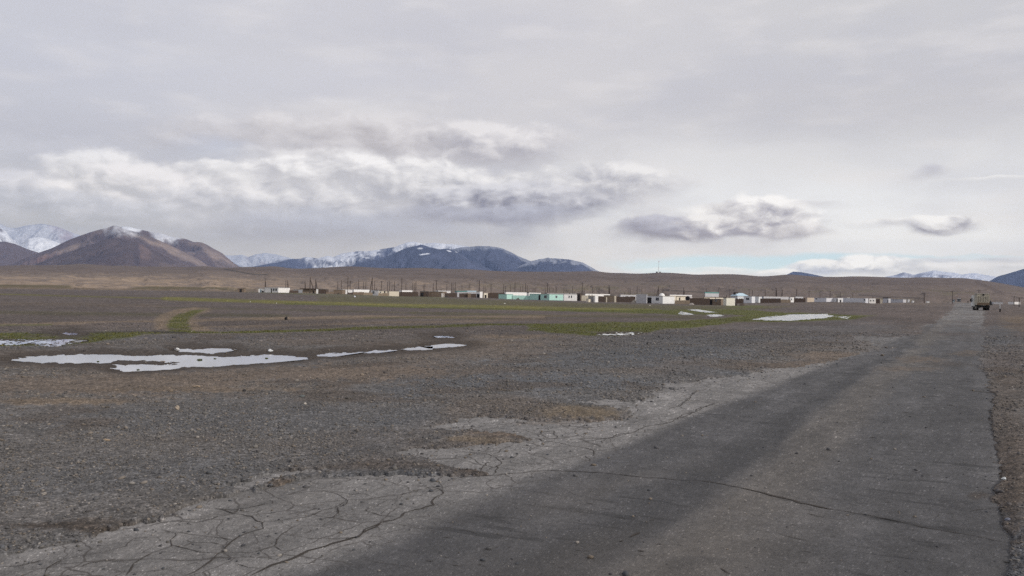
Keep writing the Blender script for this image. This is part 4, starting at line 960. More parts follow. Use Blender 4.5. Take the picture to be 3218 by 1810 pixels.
# far left: snow mountains; cloud veil put into dim snow and pale rock
def col_snow(seed, rockc=DARK_ROCK_SHADE * 1.6, amt=.35, sn=SNOW):
    def f(x, y, z, T, rg, S, low):
        n = fbm(S / 500, T * 9, 5, seed)
        return mixn(np.broadcast_to(sn, x.shape + (3,)), rockc, sm(.50, .72, n * .6 + (1 - rg) * .5) * amt)
    return f
mountain('mountain', zz1([(-900, 200), (-500, 110), (-200, 120), (0, 135), (60, 168), (120, 185), (180, 180), (240, 160), (330, 150), (420, 135), (500, 150), (580, 165), (680, 205), (800, 250), (1000, 320), (1400, 430), (1900, 560), (2300, 620)]), 23500, 5200, col_snow(61, DARK_ROCK_SHADE * 4.5, .8, SNOW * .72), .34, 61, 1000, (300, 60))
mountain('mountain', zz1([(-900, 120), (-400, 160), (-100, 180), (0, 185), (60, 215), (100, 270), (160, 330), (260, 420), (400, 560), (500, 640)]), 15500, 3000, col_snow(62, DARK_ROCK_SHADE * 1.3, 1.0), .3, 62, 600, (240, 60))
mountain('mountain', zz1([(-60, 560), (120, 440), (220, 345), (290, 288), (380, 272), (460, 285), (560, 318), (680, 375), (800, 450), (950, 560)]), 14500, 2500, col_snow(63, DARK_ROCK_SHADE * 1.2, .8), .22, 63, 450, (240, 60))
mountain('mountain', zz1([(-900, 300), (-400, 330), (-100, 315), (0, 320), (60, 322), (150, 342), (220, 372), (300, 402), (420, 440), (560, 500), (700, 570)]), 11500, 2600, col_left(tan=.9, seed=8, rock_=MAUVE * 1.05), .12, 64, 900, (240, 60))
# left mountain: rear shoulder, main cone, front spur; blobs paint sun and cloud shade
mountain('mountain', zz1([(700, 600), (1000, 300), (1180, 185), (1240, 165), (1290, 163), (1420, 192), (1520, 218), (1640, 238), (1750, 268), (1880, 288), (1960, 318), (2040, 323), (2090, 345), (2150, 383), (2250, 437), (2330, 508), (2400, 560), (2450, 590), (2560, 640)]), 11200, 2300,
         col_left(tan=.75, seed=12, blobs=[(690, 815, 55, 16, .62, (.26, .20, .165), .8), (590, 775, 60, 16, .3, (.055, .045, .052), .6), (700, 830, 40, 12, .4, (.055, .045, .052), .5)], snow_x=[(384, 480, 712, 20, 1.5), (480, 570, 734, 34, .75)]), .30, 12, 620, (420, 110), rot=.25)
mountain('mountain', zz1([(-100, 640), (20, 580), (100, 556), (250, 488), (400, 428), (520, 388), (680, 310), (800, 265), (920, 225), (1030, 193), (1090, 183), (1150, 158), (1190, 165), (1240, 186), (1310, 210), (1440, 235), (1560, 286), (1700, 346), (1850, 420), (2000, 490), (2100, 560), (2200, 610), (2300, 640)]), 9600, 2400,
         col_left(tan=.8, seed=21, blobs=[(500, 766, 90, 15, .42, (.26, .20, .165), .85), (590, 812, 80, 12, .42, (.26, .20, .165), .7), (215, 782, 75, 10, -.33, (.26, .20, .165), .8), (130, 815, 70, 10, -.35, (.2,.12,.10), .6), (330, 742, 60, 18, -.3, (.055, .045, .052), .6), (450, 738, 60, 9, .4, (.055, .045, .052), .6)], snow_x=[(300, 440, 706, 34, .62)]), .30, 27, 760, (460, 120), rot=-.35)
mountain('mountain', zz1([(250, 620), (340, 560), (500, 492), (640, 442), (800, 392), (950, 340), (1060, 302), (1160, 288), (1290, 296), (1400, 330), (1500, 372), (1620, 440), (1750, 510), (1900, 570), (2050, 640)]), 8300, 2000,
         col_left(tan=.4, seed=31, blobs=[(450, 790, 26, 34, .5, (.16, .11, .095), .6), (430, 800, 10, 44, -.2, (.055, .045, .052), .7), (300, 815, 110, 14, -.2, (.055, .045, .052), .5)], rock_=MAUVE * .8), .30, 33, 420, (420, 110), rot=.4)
# pale range in the gap, then the blue mountains of the middle
mountain('mountain', zz2([(-300, 350), (0, 328), (90, 335), (190, 322), (260, 345), (330, 318), (430, 303), (540, 318), (640, 345), (760, 372), (900, 400), (1100, 470)]), 24000, 5000, col_snow(71, DARK_ROCK_SHADE * 2.6, .9, SNOW * .7), .3, 71, 1200, (300, 60))
def col_blue(seed, line, amt=1.0, x0=0, x1=9999, patches=(), rockc=BLUER):
    def f(x, y, z, T, rg, S, low):
        n = fbm(S / 300, T * 6, 5, seed); n2 = fbm(S / 80, T * 20, 4, seed + 3)
        c_ = mixn(np.broadcast_to(rockc, x.shape + (3,)), rockc * 1.5, sm(.45, .7, n))
        if line:
            k = sm(line, line * .2, (1 - T) * 100 + (n2 - .5) * line * 1.3 + (n - .5) * line * 1.5 + (1 - rg) * line * .8) * sm(x0, x0 + 40, x) * sm(x1 + 40, x1 - 40, x)
            c_ = mixn(c_, SNOW, np.clip(k * amt, 0, 1))
        for (cx_, cy_, rx, ry, tl) in patches:
            u = (x - cx_) + 0; v = (y - cy_) - tl * u; r_ = np.sqrt((u / rx) ** 2 + (v / ry) ** 2) + (n2 - .5) * .9
            c_ = mixn(c_, SNOW, sm(1.15, .8, r_))
        return c_
    return f
mountain('mountain', zz2([(250, 480), (380, 455), (440, 420), (560, 380), (640, 372), (700, 368), (790, 372), (900, 365), (1000, 380), (1100, 420), (1250, 480)]), 21000, 3200, col_blue(73, 22, .5), .26, 73, 700, (300, 70))
mountain('mountain', zz2([(100, 470), (330, 440), (560, 400), (700, 366), (790, 362), (830, 342), (900, 345), (960, 360), (1060, 330), (1120, 346), (1200, 310), (1240, 304), (1380, 288), (1450, 293), (1500, 284), (1640, 264), (1750, 245), (1860, 203), (1930, 190), (2020, 212), (2150, 204), (2350, 222), (2500, 240), (2600, 300), (2700, 420)]),
         17500, 3600, col_blue(75, 44, .9, 930, 2300), .30, 75, 520, (620, 110), rot=.2)
mountain('mountain', zz3([(-300, 330), (-100, 200), (60, 110), (160, 88), (230, 84), (330, 74), (450, 79), (520, 88), (580, 100), (680, 145), (740, 178), (800, 200), (860, 224), (1000, 275), (1150, 330), (1300, 380)]), 16000, 3000, col_blue(77, 10, .25), .30, 77, 520, (420, 110), rot=-.2)
mountain('mountain', zz2([(1150, 500), (1380, 405), (1550, 370), (1680, 338), (1800, 280), (1900, 245), (1960, 232), (2010, 218), (2060, 235), (2100, 250), (2200, 270), (2240, 264), (2280, 262), (2350, 288), (2430, 330), (2480, 366), (2576, 408), (2700, 470), (2800, 520)]), 14500, 2500,
         col_blue(79, 0, patches=[(1319.5, 781, 8.5, 2.4, 0), (1332, 799, 18, 2.2, -.12), (1411, 789, 10, 2.3, .3), (1441, 792, 10, 1.8, .1), (1467, 807, 11, 1.8, .8)]), .26, 79, 560, (460, 120), rot=.2)
mountain('mountain', zz3([(600, 360), (760, 270), (860, 228), (950, 205), (1000, 200), (1035, 189), (1060, 196), (1150, 200), (1270, 213), (1390, 240), (1450, 274), (1540, 325), (1600, 352), (1700, 390)]), 15200, 2500, col_blue(81, 14, .35), .26, 81, 480, (360, 100), rot=.3)
# right side
mountain('mountain', zz4([(640, 320), (680, 290), (740, 262), (800, 265), (880, 280), (950, 295), (1000, 305), (1080, 325)]), 17000, 2500, col_blue(83, 0), .2, 83, 600, (160, 50))
mountain('mountain', zz4([(1380, 330), (1480, 300), (1560, 285), (1620, 265), (1700, 285), (1760, 270), (1860, 250), (1960, 264), (2030, 270), (2080, 284), (2150, 275), (2200, 275), (2280, 290), (2350, 300), (2400, 320), (2460, 350)]), 25500, 6000, col_snow(85, DARK_ROCK_SHADE * 1.2, 1.0), .42, 85, 1300, (420, 80))
mountain('mountain', zz4([(2230, 360), (2300, 338), (2340, 312), (2370, 296), (2430, 281), (2500, 260), (2576, 236), (2700, 190), (2850, 150), (3000, 170), (3200, 260), (3400, 360)]), 15500, 3000, col_blue(87, 0, rockc=BLUER * .9), .22, 87, 600, (300, 90), rot=.3)

# long brown hills behind the village
HL = [(-260, 842), (-100, 838), (0, 836), (70, 833), (150, 834), (200, 833), (267, 829), (310, 833), (340, 836), (400, 833), (440, 838), (480, 836), (530, 838), (590, 840), (637, 835), (670, 839), (700, 842), (760, 839), (830, 838), (865, 835), (900, 842), (935, 845), (1000, 842), (1060, 838),
      (1110, 836), (1160, 840), (1230, 843), (1330, 841), (1380, 844), (1440, 845), (1461, 844), (1500, 848), (1560, 852), (1650, 854), (1800, 853), (1860, 851), (1882, 852), (1900, 855), (1915, 858), (1955, 857), (1990, 860), (2040, 859), (2065, 856), (2125, 858), (2190, 864), (2220, 862),
      (2310, 861), (2350, 864), (2385, 869), (2430, 867), (2465, 862), (2500, 863), (2550, 869), (2590, 870), (2650, 871), (2665, 868), (2740, 869), (2830, 873), (2920, 871), (2975, 875), (3010, 872), (3090, 881), (3160, 892), (3218, 904), (3300, 912), (3420, 922)]
def col_hill(x, y, z, T, rg, S, low):
    n = fbm(S / 160, T * 14, 5, 5); n2 = fbm(S / 40, T * 60, 4, 6); n3 = fbm(S / 400, T * 5, 4, 7)
    base = np.broadcast_to(np.array([.125, .100, .088]), x.shape + (3,))
    c_ = mixn(base, np.array([.092, .073, .066]), sm(.45, .65, n) * .55)
    yh = horizon(x)
    leftish = sm(2200, 900, x)
    lowb = sm(-62, -22, (y - yh) + (n3 - .5) * 16)
    c_ = mixn(c_, np.array([.225, .180, .145]), lowb * (.22 + .6 * leftish) * (.6 + .8 * (n - .3)))
    c_ = mixn(c_, np.array([.33, .25, .18]), sm(.58, .72, n2) * lowb * leftish * .6)
    c_ = mixn(c_, np.array([.125, .115, .055]), sm(.55, .7, fbm(S / 90, T * 22, 3, 55)) * sm(-45, -20, y - yh) * sm(1300, 1700, x) * .35)
    yo = y - x * .012; wv = (n2 - .5) * 9 + (n - .5) * 8; lf = sm(1500, 500, x)
    c_ = mixn(c_, np.array([.27, .205, .15]), sm(866, 872, yo + wv) * sm(.35, .6, n2) * lf * .8)
    c_ = mixn(c_, np.array([.095, .080, .045]), sm(893, 896, yo + wv * .3) * sm(.35, .5, n) * sm(900, 650, x) * .9)
    c_ = mixn(c_, np.array([.15, .115, .085]), sm(901.5, 903, yo + wv * .2) * lf * .8)
    # a gravel road climbing across the slope, and dark banks
    def ln(pts, h, cc, s_, c_):
        d = line_sd(x, y, pts, 2.0); return mixn(c_, np.array(cc), sm(h * 1.5, h * .4, d) * s_)
    c_ = ln([(706, 846), (745, 853), (770, 858), (800, 862.5), (840, 863)], 3.2, (.055, .050, .045), .9, c_)
    c_ = ln([(2085, 911), (2130, 914), (2200, 918), (2260, 921)], 2.6, (.055, .048, .045), .85, c_)
    c_ = ln([(2700, 927), (2740, 929), (2770, 933), (2830, 934), (2900, 938)], 5, (.07, .058, .054), .7, c_)
    c_ = ln([(3070, 885), (3110, 905), (3150, 922)], 9, (.075, .058, .052), .5, c_)
    return c_
mountain('hills', HL, 2600, 1880, col_hill, .07, 5, 190, (1500, 170), back=.4, jag=.012, gexp=1.0, foot=-6, mat_=M_hill)

# ------------------------------------------------------------------ haze
def haze():
    mb = MB(); mb.add([(-24000, -2500, -60), (24000, -2500, -60), (24000, 29000, -60), (-24000, 29000, -60), (-24000, -2500, 1900), (24000, -2500, 1900), (24000, 29000, 1900), (-24000, 29000, 1900)],
                      [(3, 2, 1, 0), (4, 5, 6, 7), (0, 1, 5, 4), (1, 2, 6, 5), (2, 3, 7, 6), (3, 0, 4, 7)])
    m = bpy.data.materials.new('haze_air'); m.use_nodes = True; nt = m.node_tree; nt.nodes.clear()
    v = nt.nodes.new('ShaderNodeVolumePrincipled'); v.inputs['Color'].default_value = (.42, .57, .95, 1); v.inputs['Density'].default_value = 2.6e-5
    o_ = nt.nodes.new('ShaderNodeOutputMaterial'); nt.links.new(v.outputs[0], o_.inputs['Volume'])
    o = mb.build('haze', m); props(o, kind='stuff', label='thin bluish air over the plain that pales the far mountains', cat='haze')
haze()

# ------------------------------------------------------------------ village
WHITE = (.72, .71, .70); CREAM = (.62, .56, .46); TURQ = (.40, .62, .56); MUD = (.19, .145, .108); DMUD = (.085, .062, .050); LMUD = (.27, .215, .16); GREYW = (.44, .44, .46); ROOF = (.33, .32, .31)
_mc = {}
def mat_of(c_, kind='plaster'):
    k = (tuple(round(v, 3) for v in c_), kind)
    if k not in _mc: _mc[k] = flat('%s_%d' % (kind, len(_mc)), c_, .9 if kind != 'glass' else .25, .12 if kind != 'mud' else .28, 1.2 if kind != 'mud' else 2.5)
    return _mc[k]
M_glass = flat('dark_pane', (.03, .035, .045), .3, .2, 2, spec=.5); M_door = flat('dark_doorway', (.018, .016, .016), .9, .2, 3); M_bdoor = flat('blue_door', (.05, .13, .20), .7, .2, 3)
M_frame = flat('window_frame', (.35, .36, .37), .7, .1, 3); M_roof = flat('roof_clay', (.30, .28, .26), .95, .15, 1); M_droof = flat('roof_dark', (.06, .048, .042), .95, .25, 1)
M_rooft = flat('roof_teal', (.10, .24, .23), .6, .15, 1); M_roofw = flat('roof_white', (.66, .67, .70), .6, .08, 1); M_roofb = flat('roof_blue', (.42, .54, .62), .5, .1, 1)
def hray(px_, py_=None):
    a = math.radians(azel(px_, horizon(px_))[0]); return math.sin(a), math.cos(a)
def z_at(px_, py_, D):
    d = ray(px_, py_); return EYE + d[2] * D / math.hypot(d[0], d[1])
def ground_z(X, Y): return float(gz(np.float64(X), np.float64(Y))) - (.0 if math.hypot(X, Y) < 650 else 1.5 * float(sm(650, 900, math.hypot(X, Y))))
def meet(C, dirv, px_):
    """length along dirv from C so that the end stands in picture column px_"""
    sx, cy = hray(px_); den = dirv[0] * cy - dirv[1] * sx
    return (C[1] * sx - C[0] * cy) / den
BUILD_REFS = []
def house(x0, xc, x1, yt, D, label, colour=WHITE, ops=(), group=None, cat='house', name='house', roof=M_roof, yb=None, psi=None, depth=6.0, slab=.16, kind='plaster', over=.12, rooftype='flat', ridge=None, colour2=None):
    """x0..xc shaded wall, xc..x1 sunlit wall, both in picture columns; ops = (type, xa, xb, ya, yb)"""
    sx, cy = hray(xc); C = np.array([sx * D, cy * D]); azd = math.degrees(math.atan2(sx, cy))
    both = xc - x0 > 1.5 and x1 - xc > 1.5
    if psi is None: psi = 50 if both else (80 if x1 - xc <= 1.5 else 12)
    ph = math.radians(psi - azd)
    a = np.array([-math.sin(ph), math.cos(ph)]); b = np.array([math.cos(ph), math.sin(ph)])
    L1 = meet(C, a, x0) if xc - x0 > 1.5 else depth; L2 = meet(C, b, x1) if x1 - xc > 1.5 else depth
    L1 = min(abs(L1), 45); L2 = min(abs(L2), 45)
    zg = ground_z(*C); zt = z_at(xc, yt, D); P = [C, C + b * L2, C + b * L2 + a * L1, C + a * L1]
    root = empty(name, (C[0], C[1], zg)); props(root, label, cat, group)
    MB().prism(P, zg - .5, zt).build('wall', mat_of(colour, kind), root)
    cen = sum(P) / 4
    Q = [p + (p - cen) / np.linalg.norm(p - cen) * over * 1.4 for p in P]
    if rooftype == 'flat':
        MB().prism(Q, zt + .003, zt + slab).build('roof', roof, root)
    elif rooftype == 'hip':
        zr = z_at(xc, ridge, D); Q = [p + (p - cen) / np.linalg.norm(p - cen) * .7 for p in P]
        long_a = L1 > L2; u = a if long_a else b; hl = abs(L1 - L2) / 2 + 1
        r1, r2 = cen - u * hl, cen + u * hl; mb = MB()
        if long_a: f = [(0, 1, 4), (1, 2, 5, 4), (2, 3, 5), (3, 0, 4, 5), (3, 2, 1, 0)]
        else: f = [(0, 1, 5, 4), (1, 2, 5), (2, 3, 4, 5), (3, 0, 4), (3, 2, 1, 0)]
        mb.add([(*q, zt) for q in Q] + [(*r1, zr), (*r2, zr)], f).build('roof', roof, root)
        # dark open gable dormer
        g = r1 if long_a else r1
        MB().prism([g + a * -.6 + b * -1.2, g + a * -.6 + b * 1.2, g + a * .8 + b * 1.2, g + a * .8 + b * -1.2], zt + .3, zr + .35).build('dormer', M_droof, root)
    if name == 'house' and D < 480 and random.random() < .7:
        q = C + b * L2 * random.uniform(.2, .8) + a * L1 * random.uniform(.2, .8); ch = MB().tube((q[0], q[1], zt + slab * .5), (q[0], q[1], zt + random.uniform(.7, 1.3)), .13, .11, 8).build('chimney', M_droof, root)
    nA = -b; nB = -a                       # outward normals of the shaded and the sunlit wall
    for op in ops:
        ty, xa, xb, ya, yb_ = op; dk = (xa + xb) / 2 < xc if both else (x1 - xc <= 1.5)
        dv, nn = (a, nA) if dk else (b, nB)
        ta, tb = meet(C, dv, xa), meet(C, dv, xb); ta, tb = sorted((ta, tb)); ta = max(ta, .1)
        tb = min(tb, (L1 if dk else L2) - .1)
        if tb - ta < .35: m_ = (ta + tb) / 2; ta, tb = m_ - .3, m_ + .3
        mid = C + dv * (ta + tb) / 2; Dm = float(np.linalg.norm(mid))
        zT = z_at((xa + xb) / 2, ya, Dm); zB = z_at((xa + xb) / 2, yb_, Dm)
        def pan(t0, t1, z0, z1, o0, o1): 
            p = [C + dv * t0 + nn * o0, C + dv * t1 + nn * o0, C + dv * t1 + nn * o1, C + dv * t0 + nn * o1]
            if dk: p = p[::-1]
            return p, z0, z1
        if ty in 'dDB':
            zB = zg - .02
            nm = 'door' if ty != 'D' else 'doorway'
            mb = MB(); mb.prism(*pan(ta, tb, zB, zT, -.05, .03)); mb.build(nm, M_bdoor if ty == 'B' else M_door, root)
        else:
            fr = MB(); w_ = .09
            fr.prism(*pan(ta - w_, ta, zB - w_, zT + w_, -.05, .06)); fr.prism(*pan(tb, tb + w_, zB - w_, zT + w_, -.05, .06))
            fr.prism(*pan(ta + .001, tb - .001, zT, zT + w_, -.05, .06)); fr.prism(*pan(ta + .001, tb - .001, zB - w_, zB, -.05, .06))
            mm_ = (ta + tb) / 2
            if tb - ta > .8: fr.prism(*pan(mm_ - .04, mm_ + .04, zB + .001, zT - .001, -.04, .05))
            fo = fr.build('window', M_frame, root)
            pn = MB(); pn.prism(*pan(ta + .002, tb - .002, zB + .002, zT - .002, -.06, .025)); po = pn.build('pane', M_glass, root); po.parent = fo
    BUILD_REFS.append(((x0 + x1) / 2, label)); return root
def wall(x0, x1, yt, D, label, colour=MUD, rag=.25, thick=.45, D1=None, cat='mud wall', name='compound_wall', group='walls round the yards', yt1=None):
    """free-standing yard wall between two picture columns, crest worn uneven"""
    D1 = D1 or D; yt1 = yt1 or yt; n = max(6, int((x1 - x0) / 2.5)); mb = MB()
    A_ = np.array(hray(x0)) * D; B_ = np.array(hray(x1)) * D1
    e = (B_ - A_) / np.linalg.norm(B_ - A_); nn = np.array([-e[1], e[0]]) * thick / 2
    zs = []
    for k in range(n + 1):
        t = k / n; p = A_ + (B_ - A_) * t; zs.append(z_at(x0 + (x1 - x0) * t, yt + (yt1 - yt) * t, float(np.linalg.norm(p))) - random.random() ** 2 * rag)
    zg = ground_z(*A_); root_loc = (A_[0], A_[1], zg)
    vs = []
    for k in range(n + 1):
        p = A_ + (B_ - A_) * k / n; g = ground_z(*p) - .4
        vs += [(*(p - nn), g), (*(p + nn), g), (*(p + nn * .8), zs[k]), (*(p - nn * .8), zs[k])]
    fs = [(3, 2, 1, 0), (4 * n, 4 * n + 1, 4 * n + 2, 4 * n + 3)]
    for k in range(n):
        o_ = 4 * k; fs += [(o_, o_ + 4, o_ + 7, o_ + 3), (o_ + 1, o_ + 2, o_ + 6, o_ + 5), (o_ + 2, o_ + 3, o_ + 7, o_ + 6), (o_, o_ + 1, o_ + 5, o_ + 4)]
    mb.add(vs, fs); o = mb.build(name, mat_of(colour, 'mud'), None, root_loc); props(o, label, cat, group); BUILD_REFS.append(((x0 + x1) / 2, label)); return o
def mound(x0, x1, yt, D, label, colour=(.10, .078, .064), name='dirt_mound', cat='dirt mound', deep=.5, seed=1):
    A_ = np.array(hray((x0 + x1) / 2)) * D; W = (x1 - x0) / F * D / 2; zg = ground_z(*A_); h = z_at((x0 + x1) / 2, yt, D) - zg; h = max(h, .3)
    n = 18; vs = []; fs = []; u = A_ / D; r_ = np.array([u[1], -u[0]])
    for j in range(n + 1):
        for i in range(n + 1):
            a_ = i / n * 2 - 1; b_ = j / n * 2 - 1; q = max(0, 1 - a_ * a_) * max(0, 1 - b_ * b_)
            hh = h * q ** .8 * (.75 + .5 * float(fbm(np.float64(a_ * 2.5 + seed * 7), np.float64(b_ * 2 + 9), 4, seed))) ; p = A_ + r_ * a_ * W + u * b_ * W * deep; vs.append((*p, zg - .06 + hh))
    for j in range(n):
        for i in range(n): o_ = j * (n + 1) + i; fs.append((o_, o_ + 1, o_ + n + 2, o_ + n + 1))
    o = MB().add(vs, fs).build(name, mat_of(colour, 'mud'), None, (A_[0], A_[1], zg)); return props(o, label, cat, 'mounds of earth and rubble')

# --- left end
house(747, 767, 767, 907.5, 500, 'lone brown mud hut standing apart at the left end of the village', MUD, [('D', 753, 760, 908.5, 918)], cat='hut', name='mud_hut', roof=M_droof, kind='mud', psi=70, depth=3)
house(812, 832, 832, 907, 492, 'low whitish outhouse with a blue door left of the white house with three openings', WHITE, [('B', 818, 821.5, 909, 919), ('D', 823, 829, 914, 919)], cat='outhouse', name='outhouse', psi=70, depth=4)
house(832, 874.5, 911, 904.5, 485, 'long white house at the left end, door and two windows in its shaded wall', WHITE, [('d', 851.5, 854.5, 906.5, 919), ('w', 857.5, 862.5, 907, 914), ('w', 865.5, 870.5, 907, 914)], slab=.1, roof=M_roofw)
wall(909, 938, 912, 470, 'short dark brown wall right of the long white house at the left end', DMUD, .1)
house(922, 951.5, 951.5, 910.5, 500, 'small white house half hidden behind the short dark brown wall', WHITE, [], psi=30)
house(951, 994, 994.5, 909, 480, 'low tan mud house with a dark flat roof running past its walls', LMUD, [('D', 983, 988, 914, 922)], roof=M_droof, kind='mud', slab=.4, over=1.2, psi=72)
house(994, 1025, 1025.5, 909, 462, 'dark brown shed with a pale left corner beside the dark roofed mud house', DMUD, [], cat='shed', name='shed', kind='mud', psi=78)
wall(994, 1000, 909, 455, 'narrow pale plastered wall piece at the left corner of the dark brown shed', WHITE, 0, cat='wall')
wall(1025, 1049, 916.5, 450, 'crumbled low brown wall right of the dark brown shed', MUD, .7)
house(1048, 1076, 1076, 911, 452, 'windowless tan house behind the crumbled low brown wall', MUD, [], kind='mud', psi=75)
house(1076, 1077, 1107, 910.5, 475, 'bright white house between the tan house and the dark gap', WHITE, [], roof=M_roofw)
house(1107, 1112, 1163, 910.5, 500, 'long bright white building behind the brown and tan yard walls', WHITE, [], roof=M_roofw)
wall(1092, 1112, 918.5, 436, 'low dark rubble wall in front of the bright white house', DMUD, .4)
wall(1110, 1144, 917.5, 430, 'brown yard wall in front of the long bright white building', MUD, .15)
wall(1143, 1171, 919, 426, 'light tan yard wall left of the grey house with the dark window', LMUD, .1)
house(1166, 1188, 1190, 912.5, 428, 'small grey house with one dark window under the tall braced pole', GREYW, [('w', 1171, 1176.5, 915, 923)], roof=M_droof, psi=70)
wall(1189, 1222, 920, 424, 'light tan yard wall between the grey house and the cream block', LMUD, .5)
house(1190, 1191, 1217, 914.5, 450, 'broken whitish house behind the light tan yard wall', CREAM, [('w', 1194, 1197, 917, 920), ('D', 1207, 1211, 915, 920)])
house(1219, 1223, 1254, 915.3, 432, 'plain cream block of a house with bare sunlit wall', CREAM, [], roof=M_roof, slab=.08, psi=15)
house(1254, 1262, 1296, 912.8, 500, 'white roofed long house behind the dark brown fence', WHITE, [], roof=M_roofw)
wall(1254, 1314, 917, 440, 'long dark brown fence right of the plain cream block', DMUD, .12, cat='fence', name='fence')
house(1320, 1347, 1347.5, 916, 440, 'dark brown shed standing right of the long dark brown fence', DMUD, [('D', 1322, 1331, 920, 928)], cat='shed', name='shed', kind='mud', psi=75)
house(1347, 1391, 1391.5, 917, 440, 'wide tan mud house left of the white canopy', MUD, [], kind='mud', psi=70)
house(1376, 1377, 1416, 914, 470, 'white flat roofed house rising behind the tan mud house and dark fence', WHITE, [], roof=M_roofw)
wall(1388, 1391, 921, 420, 'thin white gate pillar at the left end of the dark fence', WHITE, 0, cat='gate pillar', name='gate_pillar', group='white gate pillars')
wall(1394, 1396, 922, 420, 'second thin white gate pillar, just right of the first', WHITE, 0, cat='gate pillar', name='gate_pillar', group='white gate pillars')
wall(1397, 1436, 920.5, 425, 'dark brown fence right of the two white gate pillars', DMUD, .2, cat='fence', name='fence')
mound(1397, 1414, 927, 412, 'dark heap lying against the fence by the gate pillars', (.05, .04, .035), seed=3)
house(1436, 1437, 1468, 917, 450, 'house with a pale teal roof above dark walls', GREYW, [], roof=M_rooft, slab=.5)
house(1466, 1467, 1497, 917, 452, 'house with a light blue roof sloping beside the teal one', GREYW, [], roof=M_roofb, slab=.6)
wall(1443, 1470, 921, 425, 'dark brown fence under the teal roof', DMUD, .15, cat='fence', name='fence')
wall(1470, 1480, 921.5, 424, 'small tan wall piece between the two dark fences', MUD, .1)
wall(1480, 1497, 922.5, 424, 'dark brown fence under the light blue roof', DMUD, .15, cat='fence', name='fence')
house(1497, 1508, 1516.5, 916.5, 425, 'small bright white house with an open tan porch, left of the cream shed', WHITE, [('D', 1499, 1509, 924, 932)])
house(1519, 1521, 1532.5, 921, 420, 'tiny cream shed between the white house and the long dark fence', CREAM, [('D', 1523, 1529, 926.5, 933)], cat='shed', name='shed')
wall(1534, 1586, 919.5, 440, 'long dark brown fence left of the turquoise shed', DMUD, .3, cat='fence', name='fence')
house(1585, 1590, 1665, 918.8, 500, 'long pale building whose white roof shows above the turquoise wall', WHITE, [], roof=M_roofw)
house(1655, 1662, 1700, 919.5, 480, 'white building with a dark roof edge behind the turquoise house', WHITE, [], roof=M_droof, slab=.3)
house(1567, 1592.5, 1612.5, 925, 415, 'small turquoise shed, the leftmost turquoise building', TURQ, [], cat='shed', name='shed', roof=M_rooft, slab=.12)
wall(1611, 1665, 928, 418, 'turquoise painted yard wall joining shed and house', TURQ, 0, cat='yard wall', yt1=929)
mound(1622, 1634, 936.5, 408, 'small dark heap at the foot of the turquoise yard wall', (.06, .05, .04), seed=4)
house(1664, 1726.5, 1770, 924.5, 408, 'large turquoise house with dark door and two windows', TURQ, [('D', 1692.5, 1698.5, 927, 941), ('w', 1710.5, 1718.5, 928.5, 936.5), ('w', 1746, 1751, 929.5, 936)], roof=M_roof, slab=.14, psi=46)
house(1771, 1773, 1813.5, 925, 404, 'white house with two narrow windows right of the large turquoise house', WHITE, [('w', 1787.5, 1790, 929, 936), ('w', 1795, 1797.5, 929, 936)], roof=M_roof, slab=.14, psi=14)
house(1718, 1719, 1813, 921.5, 455, 'long grey roof showing over the turquoise and white houses', GREYW, [], roof=M_roof)
house(1813, 1824, 1824.5, 923, 415, 'dark open shed on the right side of the two-window white house', DMUD, [('D', 1816, 1822, 926, 937)], cat='shed', name='shed', roof=M_droof, kind='mud', depth=3)
wall(1823, 1868, 928.3, 420, 'cream plastered yard wall right of the two-window white house', CREAM, .05, cat='yard wall')
house(1838, 1840, 1917, 923.5, 480, 'long pale flat roofed row behind the cream yard wall', WHITE, [('w', 1850, 1853, 926, 928), ('w', 1859, 1862, 926, 928)], roof=M_roof)
house(1842, 1850, 1858, 939.5, 352, 'knee high pale block beside the grey outhouse', CREAM, [], cat='block', name='low_block', slab=.05)
house(1849, 1866, 1868, 931.5, 355, 'grey stone outhouse left of the narrow white slab', (.30, .29, .29), [], cat='outhouse', name='outhouse', roof=M_droof, psi=65, slab=.1)
house(1867, 1870.5, 1880, 929.5, 352, 'narrow tall white slab wall beside the grey outhouse', WHITE, [], cat='outhouse', name='outhouse', slab=.05)
wall(1880, 1899, 930.5, 372, 'dark brown wall between the white slab and the tan house', DMUD, .1)
house(1898, 1935, 1937, 929, 372, 'tan mud house with pale plastered patches', LMUD, [('D', 1904, 1907, 936, 945)], kind='mud', psi=68)
wall(1904.5, 1908, 934, 364, 'pale plastered strip in front of the tan mud house', CREAM, 0, cat='wall'); wall(1931, 1936, 929.5, 366, 'pale plastered corner post of the tan mud house', CREAM, 0, cat='wall')
wall(1936, 1997, 931, 385, 'dark brown ruined wall, its left end sloping, behind the rubble', DMUD, .3)
house(1946, 1950, 2002, 926.5, 440, 'light roofed house behind the dark brown ruined wall', GREYW, [], roof=M_roof)
mound(1984, 2004, 942, 355, 'pale rubble heap at the left foot of the long white house', (.30, .27, .23), seed=5)
house(1999, 2032, 2034, 925.5, 352, 'light grey front block of the long white house', GREYW, [], psi=62, depth=4, cat='annex', name='house_annex', slab=.08, roof=M_roofw)
house(2030, 2083, 2120, 931, 356, 'long white house with dark doorway, window and bright right wall', (.72, .72, .72), [('D', 2034, 2047.5, 934.5, 951), ('w', 2061.5, 2070.5, 935.5, 944)], roof=M_roof, slab=.12, psi=50)
house(2104, 2106, 2174, 928.3, 430, 'cream house behind the long white house, its roof pale', CREAM, [], roof=M_roofw, slab=.35)
house(2124, 2126, 2154, 933, 395, 'cream walled porch with tan posts right of the long white house', CREAM, [('d', 2134, 2138, 935, 943)], roof=M_droof, slab=.3)
wall(2121, 2168, 943.5, 352, 'low tan yard wall right of the long white house', LMUD, .1)
